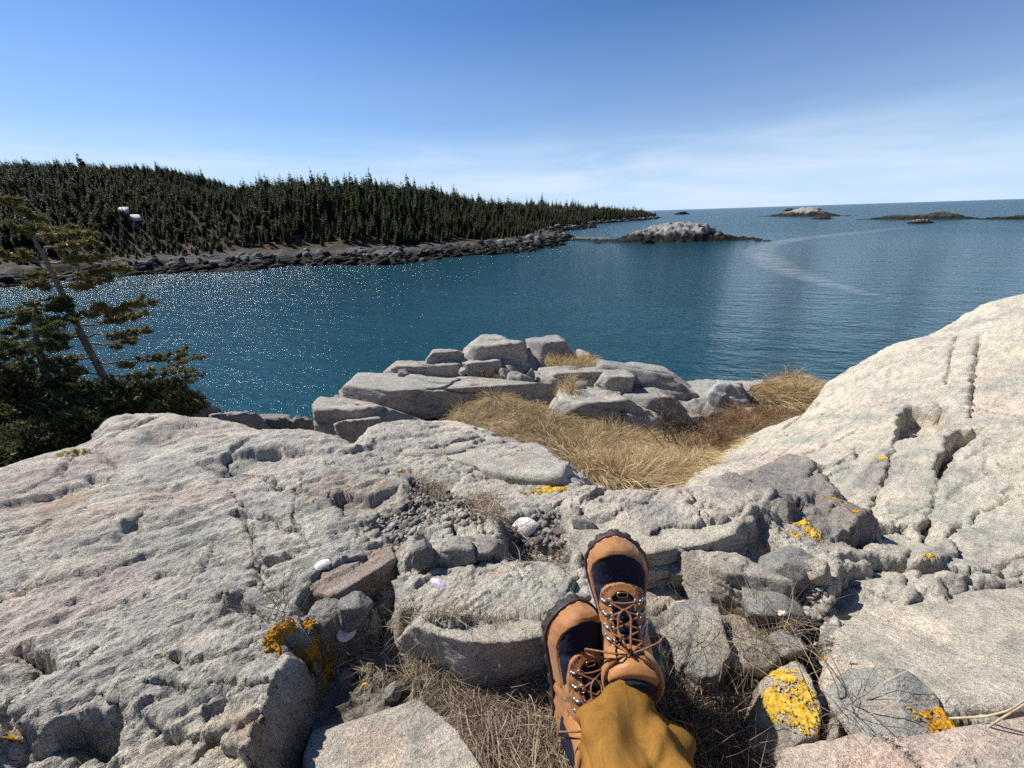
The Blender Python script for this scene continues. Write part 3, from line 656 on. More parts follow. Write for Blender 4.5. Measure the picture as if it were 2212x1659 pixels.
def grid_land(name, xs, ys, hf, mat):
    gx, gy = np.meshgrid(xs, ys, indexing='ij'); z, d = hf(gx, gy)
    V = np.stack([gx, gy, z], -1).reshape(-1, 3); idx = np.arange(gx.size).reshape(gx.shape)
    Fq = np.stack([idx[:-1, :-1], idx[1:, :-1], idx[1:, 1:], idx[:-1, 1:]], -1).reshape(-1, 4)
    keep = (V[Fq, 2].max(1) > -1.2); Fq = Fq[keep]
    us = np.unique(Fq); mp = np.full(len(V), -1); mp[us] = np.arange(len(us))
    return V[us], mp[Fq], d.reshape(-1)[us], us
xs = np.r_[np.linspace(-620, -200, 60)[:-1], np.linspace(-200, 70, 190), np.linspace(74, 340, 70)]
ys = np.r_[np.linspace(-60, 40, 36)[:-1], np.linspace(40, 270, 170), np.linspace(275, 960, 130)]
V, Fq, d, us = grid_land('l', xs, ys, far_h, None)
me = mesh_np('wooded_shore', V, Fq, False)
n = fbm(V[:, 0] / 9, V[:, 1] / 9, 3, 540); n_ = fbm(V[:, 0] / 3, V[:, 1] / 3, 3, 545)
c = np.zeros((len(V), 3)); c[:] = (.030, .026, .021)                       # rockweed and dark stone
z = V[:, 2]
def mixc(c, col, k): return c + (np.array(col) - c) * np.clip(k, 0, 1)[:, None]
c = mixc(c, (.20, .195, .185), sstep(1.9, 2.7, z + .9 * n) * sstep(26, 14, d) * (.55 + .6 * n_))           # pale band above the tide
c = mixc(c, (.085, .062, .034), sstep(14, 22, d + 5 * n))                                                  # dead grass and soil
c = mixc(c, (.022, .026, .014), sstep(26, 45, d + 8 * n))
vcol(me, 'tint', c)
tag(link('wooded_shore', me, M['shore']), 'hilly shore across the bay with dark tidal ledges', kind='structure')

# loose ledges and boulders in the tidal zone
ico = bmesh.new(); bmesh.ops.create_icosphere(ico, subdivisions=1, radius=1); ICO_V = np.array([v.co[:] for v in ico.verts]); ICO_F = np.array([[v.index for v in f.verts] for f in ico.faces]); ico.free()
def scatter_rocks(P, size, flat=.55, seed=0):
    r = np.random.default_rng(seed); n = len(P)
    sc = size[:, None] * np.c_[r.uniform(.7, 1.5, n), r.uniform(.6, 1.1, n), flat * r.uniform(.5, 1.1, n)]
    an = r.uniform(0, 6.28, n); jit = 1 + r.uniform(-.28, .28, (n, len(ICO_V), 1))
    L = ICO_V[None] * jit * sc[:, None, :]
    tl = r.normal(0, .18, (n, 2)); L[..., 2] += L[..., 0] * tl[:, :1] + L[..., 1] * tl[:, 1:]
    ca, sa = np.cos(an)[:, None], np.sin(an)[:, None]
    O = np.stack([L[..., 0] * ca - L[..., 1] * sa, L[..., 0] * sa + L[..., 1] * ca, L[..., 2]], -1) + P[:, None, :]
    F = ICO_F[None] + (np.arange(n) * len(ICO_V))[:, None, None]
    return O.reshape(-1, 3), F.reshape(-1, 3), np.repeat(np.arange(n), len(ICO_V))
r = np.random.default_rng(3)
t_ = r.uniform(0, 1, 7500); seg = np.r_[0, np.cumsum(np.linalg.norm(np.diff(WW[1:24], axis=0), axis=1))]; seg /= seg[-1]
bx = np.interp(t_, seg, WW[1:24, 0]); by = np.interp(t_, seg, WW[1:24, 1])
bx += r.normal(0, 5, 7500); by += r.normal(0, 5, 7500) + 3
z, d = far_h(bx, by); k = (d > -1.5) & (d < 17); bx, by, z, d = bx[k], by[k], z[k], d[k]
sz = r.lognormal(-.55, .5, len(bx)).clip(.2, 1.7) * (1 + np.hypot(bx, by) / 600)
V, Fc, rid = scatter_rocks(np.c_[bx, by, z + .1 * sz], sz, .5, 4)
me = mesh_np('tidal_boulders', V, Fc, False)
c = np.zeros((len(V), 3)); c[:] = (.032, .027, .021); rv = r.uniform(0, 1, len(bx))[rid]
c = mixc(c, (.06, .055, .048), rv > .6); c = mixc(c, (.24, .235, .225), (sstep(1.7, 2.6, V[:, 2] + .8 * (rv - .5))) * (rv < .75))
c = mixc(c, (.20, .19, .17), (rv > .95))
vcol(me, 'tint', c)
tag(link('tidal_boulders', me, M['shore']), 'dark weed covered boulders along the far waterline', kind='stuff')

# ---- spruces
def spruce_mesh(seed, R0_=.19, bare=.1, dens=1.0, jag=.35):
    r = np.random.default_rng(seed); V = []; F = []
    n = int(230 * dens)
    zz = 1 - (1 - bare) * np.sqrt(r.uniform(0, 1, n)); an = r.uniform(0, 6.283, n)
    side = 1 + .25 * np.cos(an - r.uniform(0, 6.28))
    L = R0_ * ((1 - zz) / (1 - bare)) ** .75 * r.uniform(1 - jag, 1.15, n) * side + .012
    for z0, a, l in zip(zz, an, L):
        dx, dy = math.cos(a), math.sin(a); wdt = l * r.uniform(.22, .4) + .006; dr = r.uniform(-.25, .35) * l
        b = np.array([dx * l * .08, dy * l * .08, z0]); e = np.array([dx * l, dy * l, z0 - dr + .12 * l]); mid = (b + e) / 2 + [0, 0, -.05 * l + .10 * l * r.uniform(-1, 1)]
        s = np.array([-dy, dx, 0]) * wdt; k = len(V)
        V += [b, mid + s, e, mid - s, (b + mid) / 2 + [0, 0, .18 * l], mid - [0, 0, .22 * l]]
        F += [(k, k + 1, k + 2), (k, k + 2, k + 3), (k + 4, k + 2, k + 5), (k, k + 5, k + 2)]
    V += [np.array([.008, 0, .93]), np.array([-.008, .006, .93]), np.array([0, -.008, .93]), np.array([0, 0, 1.02])]; k = len(V) - 4
    F += [(k, k + 1, k + 3), (k + 1, k + 2, k + 3), (k + 2, k, k + 3)]
    crown = mesh_np('crown', np.array(V), np.array(F), False)
    tv, tf = tube([(0, 0, -.08), (0, 0, .3), (0, 0, .95)], [.014, .011, .003], 5)
    trunk = mesh_np('trunk', tv, clean_quads(tv, tf), True)
    crown.materials.append(M['spruce']); trunk.materials.append(M['bark'])
    return crown, trunk
SPR = [spruce_mesh(i + 1, *a) for i, a in enumerate([(.20, .10, 1.1), (.17, .14, 1.0), (.23, .06, 1.2), (.15, .22, .8, .5), (.19, .08, 1.1, .45), (.13, .30, .5, .6)])]
r = np.random.default_rng(21)
N = 120000
tx = np.r_[r.uniform(-560, 120, N), r.uniform(20, 300, N // 3)]; ty = np.r_[r.uniform(-40, 600, N), r.uniform(280, 860, N // 3)]
z, d = far_h(tx, ty)
q = proj(np.c_[tx, ty, z + 5]); dep = np.c_[tx, ty, z - H] @ F_
dd = np.hypot(tx, ty)
k = (d > np.interp(dd, [150, 350], [19, 9]) + 5 * fbm(tx / 13, ty / 13, 2, 560)) & (dep > 5) & (q[:, 0] > -260) & (q[:, 0] < 1500) & (dd < 860)
tx, ty, z, d, q, dd = tx[k], ty[k], z[k], d[k], q[k], dd[k]
def hit_far(q, up=3.):
    for D in np.arange(100, 420, 2.):
        p = az_at(q, D)
        if p[2] < far_h(p[:1], p[1:2])[0][0] + up: return p[:2]
    return p[:2]
CAB = [hit_far((276, 474), .5), hit_far((300, 489), .5)]
k = np.ones(len(tx), bool)
for cpt in CAB:                                       # clearings round the cottages, open towards the water
    u = np.array(cpt) / np.linalg.norm(cpt); al = tx * u[0] + ty * u[1] - np.linalg.norm(cpt); ac = np.abs(-tx * u[1] + ty * u[0])
    k &= ~((ac < 2.4) & (al > -2.2) & (al < 3.))
tx, ty, z, d, q, dd = tx[k], ty[k], z[k], d[k], q[k], dd[k]
# thin them to a natural spacing
o_ = r.permutation(len(tx)); cell = {}; keep = []
for i in o_:
    g = 1.35 + dd[i] * .0025; key = (int(tx[i] / g), int(ty[i] / g))
    if key not in cell: cell[key] = i; keep.append(i)
keep = np.array(keep); tx, ty, z, d, q, dd = tx[keep], ty[keep], z[keep], d[keep], q[keep], dd[keep]
hgt = 5.5 * np.exp(.22 * r.normal(0, 1, len(tx))) * np.interp(d, [18, 32, 60], [.55, .9, 1.12]); hgt *= np.where(r.uniform(0, 1, len(tx)) < .04, 1.2, 1)
hgt = hgt * np.interp(q[:, 0], [0, 300, 420, 500, 570, 1100], [.78, .7, .62, .72, 1.12, 1.05]) * np.interp(dd, [280, 520], [1., 1.8])
var = r.choice(6, len(tx), p=[.20, .20, .16, .16, .14, .14]); rz = r.uniform(0, 6.28, len(tx)); wd = r.uniform(.7, 1.5, len(tx))
inview = (q[:, 0] > 5) & (q[:, 0] < 1390)
order = np.argsort(np.where(inview, dd - hgt * 4, 1e9))
near = order[:300]; far = np.setdiff1d(np.arange(len(tx)), near)
for i in near:
    e_ = empty('spruce_tree', (tx[i], ty[i], z[i])); e_.rotation_euler[2] = rz[i]; e_.scale = (hgt[i] * wd[i], hgt[i] * wd[i], hgt[i])
    tag(e_, 'dark green spruce in the front rows of the forest across the bay', 'tree', 'front spruces of the far shore')
    for me_, nm in zip(SPR[var[i]], ('crown', 'trunk')): link(nm, me_, None, e_)
# all the others read as one wood
fc = bpy.data.collections.new('spruce_kinds')
for j, (cw, tk) in enumerate(SPR):
    bm = bmesh.new(); bm.from_mesh(cw); nf = len(bm.faces); bm.from_mesh(tk); bm.faces.ensure_lookup_table()
    for f in list(bm.faces)[nf:]: f.material_index = 1
    mm = bpy.data.meshes.new('spruce_kind'); bm.to_mesh(mm); bm.free(); mm.materials.append(M['spruce']); mm.materials.append(M['bark'])
    fc.objects.link(bpy.data.objects.new('kind_%d' % j, mm))
me = bpy.data.meshes.new('forest'); me.vertices.add(len(far)); me.vertices.foreach_set('co', np.c_[tx, ty, z][far].astype(np.float32).ravel()); me.update()
vattr(me, 'hgt', hgt[far]); vattr(me, 'rz', rz[far]); vattr(me, 'wd', wd[far])
a = me.attributes.new('kind', 'INT', 'POINT'); a.data.foreach_set('value', var[far].astype(np.int32))
fo = tag(link('forest', me), 'dense dark spruce forest covering the hills across the bay', kind='stuff')
ng = bpy.data.node_groups.new('plant_forest', 'GeometryNodeTree')
ng.interface.new_socket('Geometry', in_out='INPUT', socket_type='NodeSocketGeometry'); ng.interface.new_socket('Geometry', in_out='OUTPUT', socket_type='NodeSocketGeometry')
def gn(t): return ng.nodes.new(t)
gi, go = gn('NodeGroupInput'), gn('NodeGroupOutput'); ip = gn('GeometryNodeInstanceOnPoints'); ci = gn('GeometryNodeCollectionInfo')
ci.inputs['Collection'].default_value = fc; ci.inputs['Separate Children'].default_value = True; ci.inputs['Reset Children'].default_value = True
m2p = gn('GeometryNodeMeshToPoints')
def na_(name, typ='FLOAT'):
    x = gn('GeometryNodeInputNamedAttribute'); x.data_type = typ; x.inputs['Name'].default_value = name; return x.outputs['Attribute']
cxyz = gn('ShaderNodeCombineXYZ'); rx = gn('ShaderNodeCombineXYZ'); mul = gn('ShaderNodeMath'); mul.operation = 'MULTIPLY'
L = ng.links.new
L(na_('hgt'), mul.inputs[0]); L(na_('wd'), mul.inputs[1]); L(mul.outputs[0], cxyz.inputs[0]); L(mul.outputs[0], cxyz.inputs[1]); L(na_('hgt'), cxyz.inputs[2]); L(na_('rz'), rx.inputs[2])
L(gi.outputs[0], m2p.inputs[0]); L(m2p.outputs[0], ip.inputs['Points']); L(ci.outputs[0], ip.inputs['Instance']); ip.inputs['Pick Instance'].default_value = True
L(na_('kind', 'INT'), ip.inputs['Instance Index']); L(rx.outputs[0], ip.inputs['Rotation']); L(cxyz.outputs[0], ip.inputs['Scale']); L(ip.outputs[0], go.inputs[0])
fo.modifiers.new('plant', 'NODES').node_group = ng

# ---- two cottages among the trees
M['white_roof'] = plain('white_metal_roof', (.45, .45, .45), .85, .05, 3, spec=.1)
M['clapboard'] = plain('weathered_boards', (.16, .14, .12), .8, .3, 2)
M['pane'] = plain('dark_pane', (.02, .025, .03), .1, .1, 2)
def box(acc, lo, hi):
    lo, hi = np.array(lo, float), np.array(hi, float)
    v = np.array([[(lo, hi)[i][0], (lo, hi)[j][1], (lo, hi)[k_][2]] for i in (0, 1) for j in (0, 1) for k_ in (0, 1)])
    acc.add(v, np.array([[0, 1, 3, 2], [4, 6, 7, 5], [0, 4, 5, 1], [2, 3, 7, 6], [0, 2, 6, 4], [1, 5, 7, 3]]))
def cottage(xy, L_, D_, ang, label):
    zz = float(far_h(np.array([xy[0]]), np.array([xy[1]]))[0][0]); e_ = empty('cottage', (xy[0], xy[1], zz)); e_.rotation_euler[2] = ang
    tag(e_, label, 'house', 'cottages in the wood across the bay')
    a = Acc(); box(a, (-L_ / 2, -D_ / 2, -1.5), (L_ / 2, D_ / 2, 2.6)); gv = np.array([(-L_ / 2, -D_ / 2, 2.6), (-L_ / 2, D_ / 2, 2.6), (-L_ / 2, 0, 4.1), (L_ / 2, -D_ / 2, 2.6), (L_ / 2, D_ / 2, 2.6), (L_ / 2, 0, 4.1)])
    a.add(gv, np.array([[0, 2, 1, 1], [3, 4, 5, 5]])); build('wall', a, M['clapboard'], e_, False)
    a = Acc(); t = .12; ov = .4
    for s in (-1, 1):
        v = np.array([(-L_ / 2 - ov, s * (D_ / 2 + ov), 2.3), (L_ / 2 + ov, s * (D_ / 2 + ov), 2.3), (L_ / 2 + ov, 0, 4.22), (-L_ / 2 - ov, 0, 4.22)]); v = np.r_[v, v + [0, 0, t]]
        a.add(v, np.array([[0, 1, 2, 3], [4, 7, 6, 5], [0, 4, 5, 1], [1, 5, 6, 2], [2, 6, 7, 3], [3, 7, 4, 0]]))
    build('roof', a, M['white_roof'], e_, False)
    for wx_ in (-L_ / 3.4, L_ / 3.4):
        a = Acc(); box(a, (wx_ - .5, -D_ / 2 - .03, .9), (wx_ + .5, -D_ / 2 + .02, 2.0)); build('window', a, M['pane'], e_, False)
    a = Acc(); box(a, (-.45, -D_ / 2 - .05, 0), (.45, -D_ / 2 + .02, 2.0)); build('door', a, M['pane'], e_, False)
cottage(CAB[0], 2.2, 1.8, R(24), 'larger cottage with bright white roof among the spruces across the bay')
cottage(CAB[1], 1.7, 1.6, R(62), 'small cottage with white roof just below the larger one across the bay')

# ------------------------------------------------------------------ islets
def islet(name, qa, qb, peak, label, prof=None, deep=.45, white=.5, seed=0, group='rocky islets off the point', res=90):
    """low rock between two waterline pixels; peak = metres; prof = heights along its length"""
    A, B = at_z(np.array([qa, qb], float), 0.)[:, :2]; c = (A + B) / 2; ax = B - A; L_ = np.linalg.norm(ax); ax = ax / L_; ay = np.array([-ax[1], ax[0]]); D_ = L_ * deep
    u = np.linspace(-.56, .56, res * 2); v = np.linspace(-.6, .6, int(res * .9)); gu, gv = np.meshgrid(u, v, indexing='ij')
    lx, ly = gu * L_, gv * D_
    rr_ = 1 - np.sqrt((gu / .5) ** 2 + (gv / .5) ** 2) + .22 * fbm(gu * 5 + seed, gv * 3, 3, 600 + seed)
    pf = np.interp(gu, np.linspace(-.5, .5, len(prof)), prof) if prof is not None else 1.
    f1, f2, cid, _, _ = worley(gu * 17 + seed, gv * 17 * deep * 2, 610 + seed)
    z = peak * pf * np.clip(rr_ * 2.2, -.3, 1) ** 1 ; z = z + peak * .22 * (cid - .5) * (rr_ > .02) * np.clip(pf, .2, 1) + peak * .10 * fbm(gu * 22, gv * 22 * deep, 3, 620 + seed)
    V = np.stack([c[0] + lx * ax[0] + ly * ay[0], c[1] + lx * ax[1] + ly * ay[1], z], -1).reshape(-1, 3)
    idx = np.arange(gu.size).reshape(gu.shape); Fq = np.stack([idx[:-1, :-1], idx[1:, :-1], idx[1:, 1:], idx[:-1, 1:]], -1).reshape(-1, 4)
    Fq = Fq[V[Fq, 2].max(1) > -.4]; us = np.unique(Fq); mp_ = np.full(len(V), -1); mp_[us] = np.arange(len(us)); V = V[us]; Fq = mp_[Fq]
    me = mesh_np(name, V, Fq, False); n = fbm(V[:, 0] / (L_ * .05), V[:, 1] / (L_ * .05), 3, 630)
    cc = np.zeros((len(V), 3)); cc[:] = (.030, .027, .022); cc = mixc(cc, (.33, .32, .29), white * sstep(.38, .62, V[:, 2] / peak + .16 * n)); vcol(me, 'tint', cc)
    return tag(link(name, me, M['shore']), label, 'islet', group)
islet('rocky_islet', (1300, 521), (1618, 516), 6.4, 'nearest islet with pale rounded top and dark tidal skirt', [.10, .2, .45, .75, .92, 1, .95, .72, .3, .06], .42, 1., 1)
islet('rocky_islet', (1656, 467), (1814, 466.5), 9.0, 'distant islet with whitish top right of the near islet', [.12, .2, .35, .75, .95, 1, .5, .1], .3, .9, 2, res=60)
islet('rocky_islet', (1752, 473.5), (1800, 473), 2.4, 'small dark reef just in front of the whitish islet', [.4, .8, 1, .7], .35, .1, 3, res=40)
islet('rocky_islet', (1866, 474), (2125, 472.5), 4.6, 'long low dark islet near the right edge', [.1, .5, .62, .66, .55, .7, 1, .75, .4, .1], .22, .15, 4, res=70)
islet('rocky_islet', (2108, 474), (2260, 472.5), 2.6, 'thin dark reef trailing right from the long islet', [.4, .6, .5, .9, .6, .4], .2, .2, 5, res=50)
islet('rocky_islet', (1955, 482.5), (2018, 481.5), 2.2, 'tiny reef with pale specks before the long dark islet', [.3, .8, 1, .8, .4], .3, .6, 6, res=40)
islet('rocky_islet', (1455, 463.5), (1490, 462.5), 6.5, 'remote small islet right of the wooded headland', [.5, .9, 1, .6], .3, .2, 7, res=30)
islet('rocky_islet', (1690, 456), (1722, 455.2), 7, 'remote sliver of rock beyond the whitish islet', [.5, 1, .8, .4], .3, .3, 8, res=30)
islet('rocky_islet', (1380, 526.5), (1416, 525.5), 1.5, 'small dark rock close in front of the nearest islet', [.5, 1, .7], .4, 0., 9, res=30)
islet('rocky_islet', (1395, 505), (1425, 504.5), 1.6, 'dark rock in the channel behind the gravel bar', [.5, 1, .7], .4, 0., 10, res=30)
islet('gravel_bar', (1215, 517), (1345, 520), 1.5, 'low gravel bar joining the shore to the nearest islet', [.9, .8, .7, .9, .8], .22, .55, 11, res=50, group=None)

# ------------------------------------------------------------------ pale streak of foam curving over the bay
def slick_mat():
    m, t, b = newmat('foam_film'); k = NB(t); v = k.geo()
    tr = k.n('BsdfTransparent'); ms = k.n('MixShader'); out = [n for n in t.nodes if n.type == 'OUTPUT_MATERIAL'][0]
    b.inputs['Base Color'].default_value = (.55, .60, .62, 1); b.inputs['Roughness'].default_value = .5
    s = k.mapv(v, scale=(.10, .8, 1), rot=(0, 0, R(-8)))
    f = k.ramp(k.noise(s, 1.4, 6, .75, .6), [(.42, 0.), (.70, .6)])
    f = k.math('MULTIPLY', f, k.attr('edge', 2))
    k.l(f, ms.inputs[0]); k.l(tr.outputs[0], ms.inputs[1]); k.l(b.outputs[0], ms.inputs[2]); k.l(ms.outputs[0], out.inputs[0]); return m
M['slick'] = slick_mat()
lineq = np.array([(1990, 489), (1930, 494), (1850, 503), (1750, 513), (1680, 523), (1650, 531), (1640, 540), (1648, 556), (1680, 577), (1740, 600), (1800, 617), (1880, 637), (1930, 648)], float)
hw = np.array([1.5, 2, 2.5, 3, 3.5, 4.5, 6, 9, 11, 11, 10, 8, 4.])
tt = np.linspace(0, 1, 80); ts = np.linspace(0, 1, len(lineq))
lq = np.stack([np.interp(tt, ts, lineq[:, 0]), np.interp(tt, ts, lineq[:, 1])], -1); hwq = np.interp(tt, ts, hw)
for _ in range(4): lq[1:-1] = (lq[:-2] + 2 * lq[1:-1] + lq[2:]) / 4
cw = at_z(lq, .03); tg = np.gradient(cw, axis=0); tg /= np.linalg.norm(tg, axis=1)[:, None]; nr_ = np.stack([-tg[:, 1], tg[:, 0], 0 * tg[:, 0]], -1)
wm = np.linalg.norm(at_z(lq + np.c_[0 * hwq, hwq], .03) - cw, axis=1) * .55
us_ = np.linspace(-1, 1, 9); V = (cw[:, None] + nr_[:, None] * (us_[None, :, None] * wm[:, None, None])).reshape(-1, 3)
idx = np.arange(80 * 9).reshape(80, 9); Fq = np.stack([idx[:-1, :-1], idx[1:, :-1], idx[1:, 1:], idx[:-1, 1:]], -1).reshape(-1, 4)
me = mesh_np('foam_streak', V, Fq); vattr(me, 'edge', ((1 - us_[None] ** 2) * np.sin(np.linspace(0, math.pi, 80))[:, None] ** .4).ravel())
tag(link('foam_streak', me, M['slick']), 'pale curving streak of foam on the open water', kind='stuff')
# ------------------------------------------------------------------ blocks, boulders and stones
_ICO = {}
def ico_np(s):
    if s not in _ICO:
        b = bmesh.new(); bmesh.ops.create_icosphere(b, subdivisions=s, radius=1)
        _ICO[s] = (np.array([v.co[:] for v in b.verts]), np.array([[v.index for v in f.verts] for f in b.faces])); b.free()
    return _ICO[s]
ROCKCOL = np.array([.36, .335, .295])
def facet_rock(name, planes, C, half, sub, seed, label, cat='rock', group=None, rough=1., frac=5, col=None, parent=None, mat=None, sharp=70, strata=(.15, -.1, 1)):
    """rock bounded by planes (normal, point): a star-shaped solid round C, cracked and weathered; half = rough half sizes"""
    r = np.random.default_rng(seed); iv, fc = ico_np(sub); half = np.asarray(half, float); C = np.asarray(C, float)
    d = iv * half; d = d / np.linalg.norm(d, axis=1)[:, None]; S = float(np.mean(half))
    acc = np.zeros(len(d))
    for n, p in planes:
        n = np.asarray(n, float); n = n / np.linalg.norm(n); dist_ = max(float(n @ (np.asarray(p) - C)), .04 * S); dn = np.maximum(d @ n, 1e-4)
        acc = np.maximum(acc, dn / dist_) if sharp >= 60 else acc + (dn / dist_) ** sharp
    rad = 1. / acc if sharp >= 60 else acc ** (-1. / sharp)
    rad = np.minimum(rad, 4 * half.max())
    P = d * rad[:, None]; off = np.zeros(len(P)); st = np.asarray(strata, float); st = st / np.linalg.norm(st)
    seedv = r.uniform(-50, 50, 3); q = (P / S) + seedv
    for j in range(frac):                                   # joints: grooves, with the block on one side set back
        n = st + r.normal(0, .12, 3) if j % 2 == 0 else np.cross(st, r.normal(0, 1, 3)); n = n / np.linalg.norm(n)
        s = P @ n - r.uniform(-.55, .55) * S + .06 * S * pn3(q * 2.2, seed + j)
        wv = r.uniform(.012, .03) * S; off -= S * r.uniform(.04, .10) * np.exp(-(s / wv) ** 2); off -= S * r.uniform(.0, .09) * sstep(-wv * .7, wv * .7, s)
    lay = P @ st / S
    off += rough * S * (.05 * fbm3(q * 1.3, 2, seed) + .022 * fbm3(q * 4, 3, seed + 20, .55) + .014 * fbm3(q * 15, 3, seed + 40, .65) + .008 * ridge(lay * 9 + pn3(q * 2, seed), lay * 0 + seed, 2, seed))
    off -= off.mean() * .8
    P = P + d * off[:, None]
    me = mesh_np(name, P, fc, False)
    base = ROCKCOL if col is None else np.asarray(col)
    cc = np.repeat(base[None], len(P), 0); cc = mixc(cc, base * [1.05, .93, .85], np.clip(pn3(q * 1.5, 3) * 1.2, 0, .7)); cc = mixc(cc, base * [.8, .84, .82], np.clip(pn3(q * 2.7, 9) * 1.2, 0, .7)); vcol(me, 'tint', cc)
    o = link(name, me, mat or M['rock_grey'], parent); o.location = C
    if parent is None: tag(o, label, cat, group)
    return o
def hull(pts):
    pts = sorted(map(tuple, pts)); 
    def half_(ps):
        h_ = []
        for p in ps:
            while len(h_) > 1 and (h_[-1][0] - h_[-2][0]) * (p[1] - h_[-2][1]) - (h_[-1][1] - h_[-2][1]) * (p[0] - h_[-2][0]) <= 0: h_.pop()
            h_.append(p)
        return h_[:-1]
    return half_(pts) + half_(pts[::-1])
def block(qpoly, yf, yb, lip, label, seed, zbot=None, group='blocks of the broken outcrop', sub=5, cat='rock', tilt=0., name='rock_block', frac=5, col=None, rough=.8, fr_tilt=.12):
    hq = np.array(hull(qpoly), float); cq = hq.mean(0); hq = cq + (hq - cq) * [1.05, 1.02]; r = np.random.default_rng(seed); pl = []
    ym = (yf + yb) / 2
    for i in range(len(hq)):                                    # outline edges
        a, b = hq[i], hq[(i + 1) % len(hq)]; e = b - a; nq = np.array([e[1], -e[0]]); nq = nq / (np.linalg.norm(nq) + 1e-9)
        if nq @ (a - cq) < 0: nq = -nq
        if nq[1] > .55: continue
        n = np.cross(ray(a), ray(b)); m = (a + b) / 2
        if n @ (ray(m + nq * 5) - ray(m)) < 0: n = -n
        pl.append((n, at_y(m, ym)))
    Pl = at_y(np.array([cq[0], lip]), yf); tq = np.array([cq[0], hq[:, 1].min() + 2]); Pb = at_y(tq, yb)
    pl.append(((r.uniform(-.15, .15), -1, fr_tilt + r.uniform(-.08, .08)), Pl)); pl.append(((0, 1, .1), Pb))
    sl_ = (Pb[2] - Pl[2]) / (yb - yf); pl.append(((tilt + r.uniform(-.05, .05), -sl_, 1), Pl))
    zb = (at_y(np.array([cq[0], hq[:, 1].max()]), yf)[2] - .12) if zbot is None else H + zbot
    wdt = np.ptp(at_y(hq, ym)[:, 0]) / 2; ztop = max(Pl[2], Pb[2]); C = at_y(cq, ym); C[2] = (ztop + zb) / 2 - .05 * (ztop - zb); C[1] = ym
    pl.append(((0, 0, -1), (0, 0, zb)))
    hv = np.array([wdt, (yb - yf) / 2, (ztop - zb) / 2])
    for k_ in range(7):
        c_ = np.array([r.choice([-1, 1]), -1, r.uniform(-.7, .6)]) * hv; n = c_ / hv ** 1.6 + r.normal(0, .25, 3) / hv.mean() ** .6; n /= np.linalg.norm(n); pl.append((n, C + c_ * r.uniform(.80, .97)))
    return facet_rock(name, pl, C, (wdt, (yb - yf) / 2, (ztop - zb) / 2), sub, seed, label, cat, group, frac=frac, col=col, rough=rough)
G = [(.34, .32, .29), (.29, .28, .265), (.39, .365, .32)]
block([(742, 838), (779, 801), (829, 804), (1039, 814), (1179, 829), (1197, 850), (1190, 882), (880, 888), (800, 874), (742, 862)], 4.5, 5.25, 838, 'long flat topped slab behind the straw grass', 101, sub=6, frac=7, rough=.55)
block([(679, 876), (694, 856), (742, 857), (802, 868), (856, 888), (830, 925), (774, 951), (722, 942), (690, 933)], 3.7, 4.5, 884, 'chunky block at the left end of the outcrop', 102, sub=5, rough=.6)
block([(722, 916), (769, 894), (824, 899), (822, 921), (789, 928), (777, 952), (735, 944)], 3.45, 3.9, 906, 'small block leaning against the leftmost outcrop block', 103)
block([(1007, 762), (1019, 739), (1029, 721), (1049, 710), (1072, 714), (1097, 725), (1137, 734), (1149, 781), (1152, 818), (1100, 818), (1030, 795)], 5.5, 6.4, 742, 'highest jointed knob of the outcrop', 104, sub=5, frac=9, rough=.7)
block([(1140, 734), (1177, 727), (1206, 722), (1221, 736), (1244, 770), (1225, 795), (1150, 805)], 5.65, 6.5, 737, 'rounded grey knob right of the highest one', 105, frac=3, col=G[1])
block([(924, 776), (942, 751), (989, 756), (1009, 766), (1005, 788), (925, 788)], 5.6, 6.1, 759, 'dark faced block left of the highest knob', 106, col=G[1])
block([(837, 803), (857, 791), (864, 777), (899, 776), (994, 784), (1029, 809), (1030, 824), (840, 818)], 5.25, 5.75, 787, 'low layered ledge between the long slab and the knob', 107, frac=9)
block([(997, 783), (1030, 770), (1082, 777), (1084, 800), (1010, 810)], 5.25, 5.6, 781, 'squat block at the foot of the highest knob', 108)
block([(1238, 778), (1246, 750), (1275, 762), (1290, 785), (1250, 792)], 5.9, 6.4, 766, 'small rock behind the grass patch on the outcrop', 109)
block([(1162, 824), (1168, 795), (1218, 791), (1284, 783), (1315, 798), (1300, 832), (1210, 840)], 4.85, 5.5, 804, 'pale topped block in the middle of the outcrop', 110)
block([(1285, 832), (1290, 776), (1349, 777), (1420, 785), (1440, 804), (1465, 831), (1524, 861), (1568, 892), (1500, 902), (1330, 862)], 4.8, 5.9, 800, 'broad dark sloping block on the right of the outcrop', 111, sub=5, tilt=.18, frac=7, col=G[1], rough=.6)
block([(1287, 830), (1307, 801), (1350, 795), (1372, 812), (1360, 852), (1300, 852)], 4.5, 5.0, 812, 'rounded block set into the dark sloping block', 112, frac=3, col=G[0])
block([(1201, 860), (1212, 836), (1257, 831), (1343, 840), (1414, 890), (1432, 946), (1370, 948), (1260, 908)], 3.85, 4.6, 862, 'pitted block rising from the straw grass', 113, sub=5, rough=1.0, col=G[2])
block([(1346, 852), (1382, 837), (1417, 840), (1453, 858), (1490, 899), (1480, 938), (1400, 938)], 4.1, 4.7, 856, 'rounded block behind the bare shrub', 114, col=G[1], frac=3)
block([(1465, 880), (1491, 882), (1526, 902), (1521, 940), (1475, 940)], 4.15, 4.5, 900, 'small dark block right of the bare shrub', 115, col=G[1])
block([(1530, 857), (1551, 822), (1569, 817), (1601, 825), (1612, 850), (1620, 870), (1590, 894), (1539, 882)], 4.4, 4.95, 828, 'lone grey boulder at the edge of the drop', 116, group=None, name='boulder', cat='boulder', col=(.36, .37, .37), frac=4, fr_tilt=.35)
